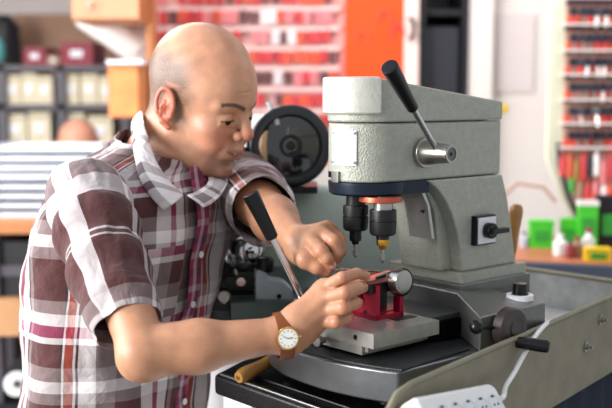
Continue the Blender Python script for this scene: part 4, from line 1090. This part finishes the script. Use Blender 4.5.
# palm / back of hand
mcp = dict(i=Wn(324, 288, 1.262), m=Wn(325, 299, 1.252), r=Wn(323, 311, 1.250), p=Wn(318, 322, 1.252))
cmc = WR+np.array([.006, 0, .0])
for kx, sc, rr in (('i', .3, .0145), ('m', .1, .0145), ('r', -.1, .014), ('p', -.35, .013)):
    b0 = WR+np.array([.010, .0, .000])+(mcp[kx]-np.mean(list(mcp.values()), 0))*.55
    f.cap(b0, mcp[kx], rr+.002, rr-.002, .012)
f.cap(WR+np.array([.02, .012, .004]), mcp['m']+np.array([0, .014, -.004]), .018, .014, .016)
R_ = []
fing = [
 ('i', [mcp['i'], Wn(342, 278, 1.243), Wn(357, 273.5, 1.262), Wn(366, 276, 1.283)], [.0096, .0080, .0070, .0060]),
 ('m', [mcp['m'], Wn(345, 293, 1.229), Wn(358, 288, 1.246), Wn(363, 288, 1.270)], [.0100, .0088, .0080, .0066]),
 ('r', [mcp['r'], Wn(343, 308, 1.227), Wn(355, 303, 1.243), Wn(358, 303, 1.266)], [.0098, .0086, .0078, .0066]),
 ('p', [mcp['p'], Wn(336, 322, 1.233), Wn(346, 318, 1.246), Wn(349, 317, 1.264)], [.0088, .0080, .0070, .0060])]
g2 = Field(f.lo, f.lo+(f.n-1)*f.h, f.h)
for kx, pts, rs in fing:
    f.cap(mcp[kx]-(pts[1]-mcp[kx])*.2, mcp[kx], rs[0]*1.05, rs[0]*1.05, .006)
    f.cap(pts[0], pts[1], rs[0], rs[1], .0035); f.cap(pts[1], pts[2], rs[1], rs[2], .0025); f.cap(pts[2], pts[3], rs[2], rs[3], .0025)
    nail(pts[3], pts[2], np.array([.3, -.3, .9]), rs[3])
th = [WR+np.array([.022, .022, .012]), Wn(322, 292, 1.285), Wn(342, 284, 1.300), Wn(360, 281, 1.297)]
f.cap(th[0], th[1], .018, .0125, .01); f.cap(th[1], th[2], .0115, .0100, .004); f.cap(th[2], th[3], .0100, .0078, .004)
# wrist tendons
f.cap(WR+np.array([.01, -.016, .012]), mcp['m']+np.array([0, -.009, .002]), .0035, .003, .008)
f.cap(WR+np.array([.012, -.018, .006]), mcp['r']+np.array([0, -.010, .0]), .003, .003, .008)
v, fc = f.mesh()
def armcol(v, tips, red='c9745c'):
    c_ = np.tile(np.array(hexc('bb8768')), (len(v), 1))
    for p_, r_ in tips:
        m_ = np.clip(1-np.linalg.norm(v-p_, axis=1)/r_, 0, 1)[:, None]*.9
        c_ = c_*(1-m_)+np.array(hexc(red))*m_
    return np.concatenate([c_, np.full((len(v), 1), .06)], 1)
tips = [(p_[3], .018) for _, p_, _ in fing]+[(p_[1], .012) for _, p_, _ in fing]+[(mcp[k_], .013) for k_ in mcp]+[(el, .03)]
bodies.append((v, fc, armcol(v, tips)))
# far (left) arm
SL = Wn(246, 186, 1.69); EL = Wn(243, 216, 1.53); WL = Wn(296, 240, 1.375)
f = arm_field([SL, EL, WL, Wn(350, 275, 1.33), Wn(350, 225, 1.41)], .0015, .05)
EL = Wn(259, 204, 1.53); f.cap(SL+(EL-SL)*.2, EL, .032, .033, .01); mid = EL*.55+WL*.45
f.cap(EL, mid, .034, .032, .02); f.cap(mid, WL, .032, .0200, .02)
mc = dict(i=Wn(312, 240, 1.345), m=Wn(320, 232, 1.352), r=Wn(327, 229, 1.366), p=Wn(330, 231, 1.385))
for kx in mc:
    b0 = WL+np.array([.006, -.004, .0])+(mc[kx]-np.mean(list(mc.values()), 0))*.5
    f.cap(b0, mc[kx], .0160, .0120, .010)
f.cap(WL+np.array([.01, 0, -.012]), Wn(312, 255, 1.36), .018, .016, .014)
fingL = [
 ('i', [mc['i'], Wn(321, 251, 1.325), Wn(327, 258, 1.322), Wn(331, 265, 1.328)], [.0108, .0096, .0082, .0070]),
 ('m', [mc['m'], Wn(334, 241, 1.335), Wn(337, 253, 1.336), Wn(333, 262, 1.342)], [.0108, .0096, .0084, .0070]),
 ('r', [mc['r'], Wn(339, 239, 1.358), Wn(341, 251, 1.358), Wn(337, 259, 1.36)], [.0102, .0092, .0080, .0068]),
 ('p', [mc['p'], Wn(339, 240, 1.388), Wn(340, 250, 1.386), Wn(336, 257, 1.384)], [.0092, .0082, .0072, .0062])]
for kx, pts, rs in fingL:
    f.cap(pts[0], pts[1], rs[0], rs[1], .0035); f.cap(pts[1], pts[2], rs[1], rs[2], .0025); f.cap(pts[2], pts[3], rs[2], rs[3], .0025)
tL = [WL+np.array([.006, -.010, -.016]), Wn(305, 260, 1.335), Wn(317, 267, 1.33), Wn(327, 271.5, 1.333)]
f.cap(tL[0], tL[1], .018, .0125, .01); f.cap(tL[1], tL[2], .0115, .0098, .004); f.cap(tL[2], tL[3], .0098, .0075, .004)
nail(fingL[0][1][3], fingL[0][1][2], np.array([.2, -.9, .4]), .0070); nail(tL[3], tL[2], np.array([0, -.6, .8]), .0075)
v, fc = f.mesh()
tips = [(p_[3], .016) for _, p_, _ in fingL]+[(p_[1], .012) for _, p_, _ in fingL]+[(mc[k_], .013) for k_ in mc]
bodies.append((v, fc, armcol(v, tips)))
# legs and hips (below the frame)
Lx = np.array([.487, .873]); Fx = np.array([.873, -.487])
hipc = np.array([-.315, 1.545])
f = Field((-.55, 1.2, .0), (.0, 1.95, 1.1), .006)
for s_ in (-1, 1):
    hp = np.array([*(hipc+Lx*s_*.085), .90]); kn_ = np.array([*(hipc+Lx*s_*.10+Fx*.03), .50]); an = np.array([*(hipc+Lx*s_*.11-Fx*.01), .09])
    f.cap(hp, kn_, .082, .056, .03); f.cap(kn_, an, .054, .038, .02)
    toe = an+np.array([*(Fx*.13), -.05]); f.cap(an, toe, .035, .026, .02)
f.ell((*hipc, .92), (.10, .12, .09), .04); f.cap((*hipc, .95), (-.29, 1.55, 1.12), .09, .08, .05)
v, fc = f.mesh(); bodies.append((v, fc, armcol(v, [])))
allv = []; allf = []; allc = []; o_ = 0
for v, fc, c_ in bodies:
    allv.append(v); allf.append(fc+o_); allc.append(c_); o_ += len(v)
np_obj('body', np.concatenate(allv), np.concatenate(allf), skin, man, {'pig': np.concatenate(allc)})
# nails
nm_ = mat('finger_nail', 'dca796', .25)
for c_, d_, n_, r in nails:
    sd = np.cross(d_, n_); b = MB()
    Mx = Matrix(((d_[0], sd[0], n_[0], c_[0]), (d_[1], sd[1], n_[1], c_[1]), (d_[2], sd[2], n_[2], c_[2]), (0, 0, 0, 1)))
    g_ = bmesh.ops.create_uvsphere(b.bm, u_segments=14, v_segments=8, radius=1)
    for vv in g_['verts']: vv.co = Mx @ Vector((vv.co.x*.0058, vv.co.y*r*.72, vv.co.z*.0014))
    b.obj('fingernail', nm_, man)
# eyes: slivers of eyeball between lids
for s_ in (-1, 1):
    b = MB(); cc = h2w([.0752, s_*.0305, -.0092]); b.ball(cc, .0118, 24); b.obj('eye', mat('eye_dark', '1c1412', .15) if s_ < 0 else bpy.data.materials['eye_dark'], man)

# ---- shirt
def plaid(name, cols_w, cols_f, scale=.21, fold=0):
    m = bpy.data.materials.new(name); m.use_nodes = True; nt = m.node_tree; b = nt.nodes['Principled BSDF']
    b.inputs['Roughness'].default_value = .85; b.inputs['Specular IOR Level'].default_value = .2
    b.inputs['Sheen Weight'].default_value = .15
    uv = nt.nodes.new('ShaderNodeUVMap'); uv.uv_map = 'UVMap'
    sep = nt.nodes.new('ShaderNodeSeparateXYZ'); nt.links.new(uv.outputs[0], sep.inputs[0])
    outs = []
    for i, cols in enumerate((cols_w, cols_f)):
        d = nt.nodes.new('ShaderNodeMath'); d.operation = 'DIVIDE'; d.inputs[1].default_value = scale; nt.links.new(sep.outputs[i], d.inputs[0])
        fr_ = nt.nodes.new('ShaderNodeMath'); fr_.operation = 'FRACT'; nt.links.new(d.outputs[0], fr_.inputs[0])
        cr = nt.nodes.new('ShaderNodeValToRGB'); cr.color_ramp.interpolation = 'CONSTANT'
        e = cr.color_ramp.elements
        while len(e) > 1: e.remove(e[-1])
        e[0].position = 0; e[0].color = (*hexc(cols[0][1]), 1)
        for p_, c_ in cols[1:]:
            k = e.new(p_); k.color = (*hexc(c_), 1)
        nt.links.new(fr_.outputs[0], cr.inputs[0]); outs.append(cr.outputs[0])
    mx = nt.nodes.new('ShaderNodeMix'); mx.data_type = 'RGBA'; mx.inputs[0].default_value = .5
    nt.links.new(outs[0], mx.inputs[6]); nt.links.new(outs[1], mx.inputs[7]); nt.links.new(mx.outputs[2], b.inputs['Base Color'])
    tc = nt.nodes.new('ShaderNodeTexCoord'); nz = nt.nodes.new('ShaderNodeTexNoise'); nz.inputs['Scale'].default_value = 26; nz.inputs['Detail'].default_value = 3; nz.inputs['Distortion'].default_value = .6
    nt.links.new(tc.outputs['Object'], nz.inputs['Vector'])
    bp = nt.nodes.new('ShaderNodeBump'); bp.inputs['Strength'].default_value = .6; bp.inputs['Distance'].default_value = .012
    nt.links.new(nz.outputs[0], bp.inputs['Height']); nt.links.new(bp.outputs[0], b.inputs['Normal'])
    return m
BR, WH, GR, MG, RU, BK = '4f2e2e', 'e0dada', '8d8080', '8e2f57', 'a8432c', '241c26'
warp = [(0, BR), (.22, BK), (.235, WH), (.25, RU), (.30, WH), (.315, BK), (.33, WH), (.44, GR), (.56, BR), (.74, WH), (.84, MG), (.88, WH), (.95, BK), (.965, GR)]
weft = [(0, BR), (.22, GR), (.30, WH), (.38, GR), (.48, BR), (.64, WH), (.68, MG), (.76, WH), (.84, GR), (.93, BR)]
shirt_m = plaid('checked_cotton', warp, weft)
swarp = [(0, BR), (.12, GR), (.2, BK), (.22, WH), (.25, BR), (.47, WH), (.57, BR), (.73, BK), (.745, WH), (.76, RU), (.79, WH), (.80, BK), (.815, BR)]
sweft = [(0, 'cfc8c8'), (.03, GR), (.09, BR), (.36, WH), (.375, BR), (.40, WH), (.415, BR), (.62, WH), (.74, GR), (.86, WH), (.93, MG)]
sleeve_m = plaid('checked_cotton_sleeve', swarp, sweft, .30)

def fbm(P_, s_, seed=0):
    r = np.random.default_rng(seed); o = np.zeros(len(P_))
    for k in range(5):
        d = r.normal(size=(4, 3)); ph = r.uniform(0, 6.28, 4)
        for i in range(4): o += np.sin(P_ @ (d[i]*s_*(1.6**k))+ph[i])/(1.5**k)/4
    return o
def loft(name, rings, m, parent, wr=.004, seed=1, uvoff=(0, 0), thick=.0014, closed=True, ws=22, foldf=None):
    """rings: array (R,N,3) ; uv = arc length around / along"""
    R_ = np.array(rings); nr, nn_ = R_.shape[:2]
    mid_ = R_.mean(1, keepdims=True); nrm_ = R_-mid_; nrm_ /= np.linalg.norm(nrm_, axis=2, keepdims=True)+1e-9
    flat = R_.reshape(-1, 3)
    disp = fbm(flat, ws, seed)*wr
    n2_ = fbm(flat*np.array([1, 1, .45]), ws*2.2, seed+9); disp += -np.abs(n2_)*wr*.9
    if foldf is not None: disp += foldf(flat)
    R2 = R_+nrm_*disp.reshape(nr, nn_, 1)
    N = nn_+1 if closed else nn_
    verts = R2.reshape(-1, 3); faces = []
    for i in range(nr-1):
        for j in range(nn_ if closed else nn_-1):
            a_ = i*nn_+j; b_ = i*nn_+(j+1) % nn_; faces.append((a_, b_, b_+nn_, a_+nn_))
    # uv
    U = np.zeros((nr, nn_+1)); V_ = np.zeros((nr, nn_+1))
    ref = np.concatenate([R_, R_[:, :1]], 1)
    seg = np.linalg.norm(np.diff(ref, axis=1), axis=2).mean(0); U[:] = np.concatenate([[0], np.cumsum(seg)])[None]
    sv = np.linalg.norm(np.diff(ref, axis=0), axis=2); V_[1:] = np.cumsum(sv, 0)
    o = np_obj(name, verts, faces, m, parent)
    uvl = o.data.uv_layers.new(name='UVMap'); dat = []
    k = 0
    for i in range(nr-1):
        for j in range(nn_ if closed else nn_-1):
            for (ii, jj) in ((i, j), (i, j+1), (i+1, j+1), (i+1, j)): dat += [U[ii, jj]+uvoff[0], V_[ii, jj]+uvoff[1]]
    uvl.data.foreach_set('uv', dat)
    s_ = o.modifiers.new('sol', 'SOLIDIFY'); s_.thickness = thick; s_.offset = 0
    sb = o.modifiers.new('sub', 'SUBSURF'); sb.levels = 1; sb.render_levels = 1
    return o
# torso rings: (z rel cam, cx, cy, a, b)
key = np.array([(-.66, -.320, 1.545, .175, .128), (-.56, -.312, 1.54, .170, .122), (-.45, -.302, 1.535, .168, .118), (-.35, -.296, 1.535, .170, .120), (-.27, -.286, 1.535, .176, .124),
                (-.21, -.276, 1.54, .183, .124), (-.165, -.266, 1.545, .182, .114), (-.135, -.260, 1.55, .172, .102), (-.110, -.254, 1.555, .156, .088), (-.088, -.249, 1.56, .128, .076), (-.072, -.245, 1.563, .078, .064), (-.060, -.242, 1.565, .064, .060)])
tt = np.linspace(0, 1, len(key)); t2 = np.linspace(0, 1, 90)
kk_ = np.stack([np.interp(t2, tt, key[:, i]) for i in range(5)], 1)
for _ in range(4):
    kk_[1:-1] = (kk_[:-2]+2*kk_[1:-1]+kk_[2:])/4
NN = 144; rings = []
kk_[:, 1] += .008
for z_, cx_, cy_, a_, b_ in kk_:
    q = np.linspace(0, 2*PI, NN, endpoint=False)+PI
    e_ = 2/2.35
    cu = np.sign(np.cos(q))*np.abs(np.cos(q))**e_; su = np.sign(np.sin(q))*np.abs(np.sin(q))**e_
    droop = -.018*ss(np.array([z_]), -.2, -.1)[0]*np.abs(su)**2
    wt_ = ss(np.array([z_]), -.165, -.062)[0]
    droop = droop-wt_*(.042*np.maximum(0, cu)**1.5-.006)
    P_ = np.stack([cx_+Fx[0]*cu*b_+Lx[0]*su*a_, cy_+Fx[1]*cu*b_+Lx[1]*su*a_, np.full(NN, CAMZ+z_)+droop], 1)
    rings.append(P_)
def folds(P_):
    # waist drapes: soft vertical folds low on the shirt
    ang = np.arctan2(P_[:, 1]-1.54, P_[:, 0]+.29)
    low = ss(-(P_[:, 2]-CAMZ), .22, .5)
    return low*.006*np.sin(ang*9+P_[:, 2]*7)+.003*np.sin(ang*5-P_[:, 2]*30)
loft('shirt', rings, shirt_m, man, .005, 3, (.02, .03), foldf=folds)
# sleeves
def sleeve(name, S_, E_, r0, r1, frac, m, seed, ext=0.03, uvo=(0, 0), start=-.02, up=(0, 0, 1), sq=1.0):
    S_ = np.array(S_); E_ = np.array(E_); d_ = E_-S_; L_ = np.linalg.norm(d_); d_ /= L_
    u_ = np.array(up, float); u_ -= d_*np.dot(u_, d_); u_ /= np.linalg.norm(u_); s_ = np.cross(d_, u_)
    rs = []; nn_ = 96
    T_ = np.linspace(start, L_*frac, 44)
    for t_ in T_[::-1]:
        g = (t_-start)/(L_*frac-start)
        r = r0+(r1-r0)*g
        if g < .35: r *= math.sqrt(max(0.02, 1-((.35-g)/.35)**2.2))
        q = np.linspace(0, 2*PI, nn_, endpoint=False)
        rs.append(S_+d_*t_+(np.cos(q)[:, None]*u_*sq+np.sin(q)[:, None]*s_)*r)
    def ff(P_):
        a_ = (P_-S_) @ d_
        return .0035*np.sin(a_*95+((P_-S_) @ s_)*40)*ss(a_, .0, .05)
    o = loft(name, rs, m, man, .004, seed, uvo, foldf=ff)
    # hem band
    return o, S_+d_*L_*frac, d_, u_, s_, r1
SRs = SR+np.array([-.012, .02, -.002])
sleeve('sleeve', SRs, ER+np.array([-.010, 0, .0]), .069, .046, .83, sleeve_m, 11, start=-.060, uvo=(.055, .0), up=(1, 0, .2))
sleeve('sleeve', SL+np.array([-.005, .01, -.004]), Wn(264, 211, 1.49), .066, .050, 1.0, shirt_m, 12, start=-.07, uvo=(.02, .05))
# collar: two wings from the nape to the points
def wing(inner, outer, m, uvo=(0, 0)):
    I_ = smooth_path(inner, 8); O_ = smooth_path(outer, 8); n_ = min(len(I_), len(O_)); rs = []
    for i in range(n_):
        a_ = np.array(I_[i]); b_ = np.array(O_[i]); row = []
        dn_ = np.array([0, 0, -1.])
        for k in np.linspace(0, 1, 9):
            bulge = math.sin(k*PI)*.007
            out_ = (a_+b_)/2-np.array([-.235, 1.56, (a_[2]+b_[2])/2]); out_ /= np.linalg.norm(out_)+1e-9
            row.append(a_*(1-k)+b_*k+out_*bulge)
        rs.append(row)
    o = loft('collar', rs, m, man, .0015, 21, uvo, closed=False, thick=.0022)
    return o
collar_m = plaid('checked_cotton_collar', [(0, 'ddd6d8'), (.3, '6e6264'), (.5, 'ddd6d8'), (.8, '8f8388')], [(0, 'e4dede'), (.25, '6e6264'), (.45, 'ddd6d8'), (.62, '5a4548'), (.75, 'd8d0d2')], .10)
wing([Vector(W(140, 116, 1.64)), Vector(W(142, 111, 1.58)), Vector(W(146, 128, 1.51)), Vector(W(156, 158, 1.47)), Vector(W(170, 180, 1.452)), Vector(W(184, 195, 1.448))],
     [Vector(W(131, 127, 1.66)), Vector(W(132, 125, 1.60)), Vector(W(133, 146, 1.495)), Vector(W(138, 176, 1.44)), Vector(W(149, 197, 1.42)), Vector(W(163, 211, 1.415))], collar_m)
wing([Vector(W(186, 195, 1.448)), Vector(W(198, 190, 1.47)), Vector(W(208, 182, 1.51)), Vector(W(205, 172, 1.56)), Vector(W(190, 150, 1.62))],
     [Vector(W(203, 208, 1.44)), Vector(W(214, 202, 1.45)), Vector(W(224, 190, 1.50)), Vector(W(226, 176, 1.57)), Vector(W(205, 150, 1.66))], collar_m, (.02, .02))
# dark inner tee at the open neck
tee = []
# placket strip following the shirt front, and buttons
def front(z_, lat_=0, off=.003):
    i = np.argmin(np.abs(kk_[:, 0]-z_)); _, cx_, cy_, a_, b_ = kk_[i]
    ca = max(0, 1-abs(lat_/a_)**2.35)**(1/2.35)
    p_ = np.array([cx_, cy_])+Fx*(b_*ca+off)+Lx*lat_; return np.array([p_[0], p_[1], CAMZ+z_])
zs_ = np.linspace(-.60, -.105, 60)
rs = [[front(z_, l_, .0045+.003*math.sin(z_*60)) for l_ in np.linspace(-.016, .016, 6)] for z_ in zs_]
plk = plaid('checked_cotton_placket', [(0, MG), (.25, 'c9bcc2'), (.42, '6b1f45'), (.62, MG), (.8, '3a2a35')], [(0, MG), (.3, 'b59aa6'), (.5, MG), (.75, '5a2440')], .05)
loft('placket', rs, plk, man, .0012, 30, (.004, 0), closed=False, thick=.002)
for z_ in (-.16, -.235, -.31, -.385, -.46, -.535):
    p_ = front(z_, .0, .0085); b = MB(); d_ = Vector((Fx[0], Fx[1], 0)); b.cyl(p_, Vector(p_)+d_*.0022, .005, n=20, bev=.0006).obj('button', 'white_plastic', man)
# chest pocket
rs = [[front(z_, l_, .0048) for l_ in np.linspace(-.115, -.035, 12)] for z_ in np.linspace(-.32, -.215, 12)]
loft('pocket', rs, shirt_m, man, .0008, 31, (.06, .05), closed=False, thick=.0018)
# trousers, shoes
b = MB()
for s_ in (-1, 1):
    c0 = hipc+Lx*s_*.085; c1 = hipc+Lx*s_*.10+Fx*.03; c2 = hipc+Lx*s_*.11-Fx*.01
    b.tube([(*c0, .95), (*(c0*.6+c1*.4), .76), (*c1, .50), (*(c1*.5+c2*.5), .3), (*c2, .05)], [.10, .10, .078, .07, .062], 24)
b.tube([(*hipc, .84), (*hipc, .92), (*hipc, 1.0)], [.12, .15, .14], 28); b.obj('trousers', 'denim', man)
for s_ in (-1, 1):
    b = MB(); c2 = hipc+Lx*s_*.11; a_ = Vector((*(c2-Fx*.05), .03)); q_ = Vector((*(c2+Fx*.17), .022))
    b.tube([a_, a_*.6+q_*.4+Vector((0, 0, .012)), a_*.25+q_*.75, q_], [.03, .042, .036, .022], 20)
    b.obj('shoe', 'shoe', man)

# ---- wrist watch
ax_w = Vector(WR-ER).normalized()
wc = Vector(Wn(283.5, 331, 1.243)); wc = Vector(WR)+ax_w*-.002+Vector((0, 0, -.002))
to_cam = (Vector((.02, -1.0, .12))); to_cam = (to_cam-ax_w*to_cam.dot(ax_w)).normalized(); sd_w = ax_w.cross(to_cam)
wt = empty('wrist_watch', 'gold watch with brown leather strap on the man\'s near wrist', 'watch', wc)
b = MB(); pts = []
RW = .0282
n_ = 48; b_ = b.bm; rows_ = []
for i in range(n_):
    q = 2*PI*i/n_; dr = (to_cam*math.cos(q)+sd_w*math.sin(q)); hw_ = .0085+.001*math.cos(q)
    rows_.append([b_.verts.new(dr*(RW+o2)+ax_w*w2) for o2, w2 in ((0, -hw_), (.0022, -hw_), (.0028, 0), (.0022, hw_), (0, hw_))])
for i in range(n_):
    a_, c_ = rows_[i], rows_[(i+1) % n_]
    for k in range(5): b_.faces.new((a_[k], a_[(k+1) % 5], c_[(k+1) % 5], c_[k]))
b.obj('strap', 'strap', wt)
c0 = to_cam*(RW+.001)
cs = MB().lathe(c0, c0+to_cam, [(0, .012), (.001, .0145), (.005, .0148), (.007, .0138), (.0074, .0120)], 48).obj('case', 'gold', wt)
MB().cyl(c0+to_cam*.0068, c0+to_cam*.0076, .0118, n=48).obj('dial', 'dial', wt)
qz = Vector((0, 0, 1)); qz = (qz-to_cam*qz.dot(to_cam)).normalized(); qx = qz.cross(to_cam)
b = MB()
for i in range(12):
    q = 2*PI*i/12; d_ = qz*math.cos(q)+qx*math.sin(q); b.cyl(c0+to_cam*.0077+d_*.0085, c0+to_cam*.0077+d_*.0102, .00045, n=6)
b.obj('hour_marks', 'black', wt)
b = MB(); b.cyl(c0+to_cam*.0080, c0+to_cam*.0080+(qz*.4-qx*.9).normalized()*.007, .0004, n=6); b.cyl(c0+to_cam*.0082, c0+to_cam*.0082+(qz*.2+qx*.95).normalized()*.0055, .0005, n=6); b.obj('watch_hands', 'black', wt)
MB().cyl(c0+to_cam*.004+ax_w*.0145, c0+to_cam*.004+ax_w*.0175, .0018, n=12).obj('crown', 'gold', wt)
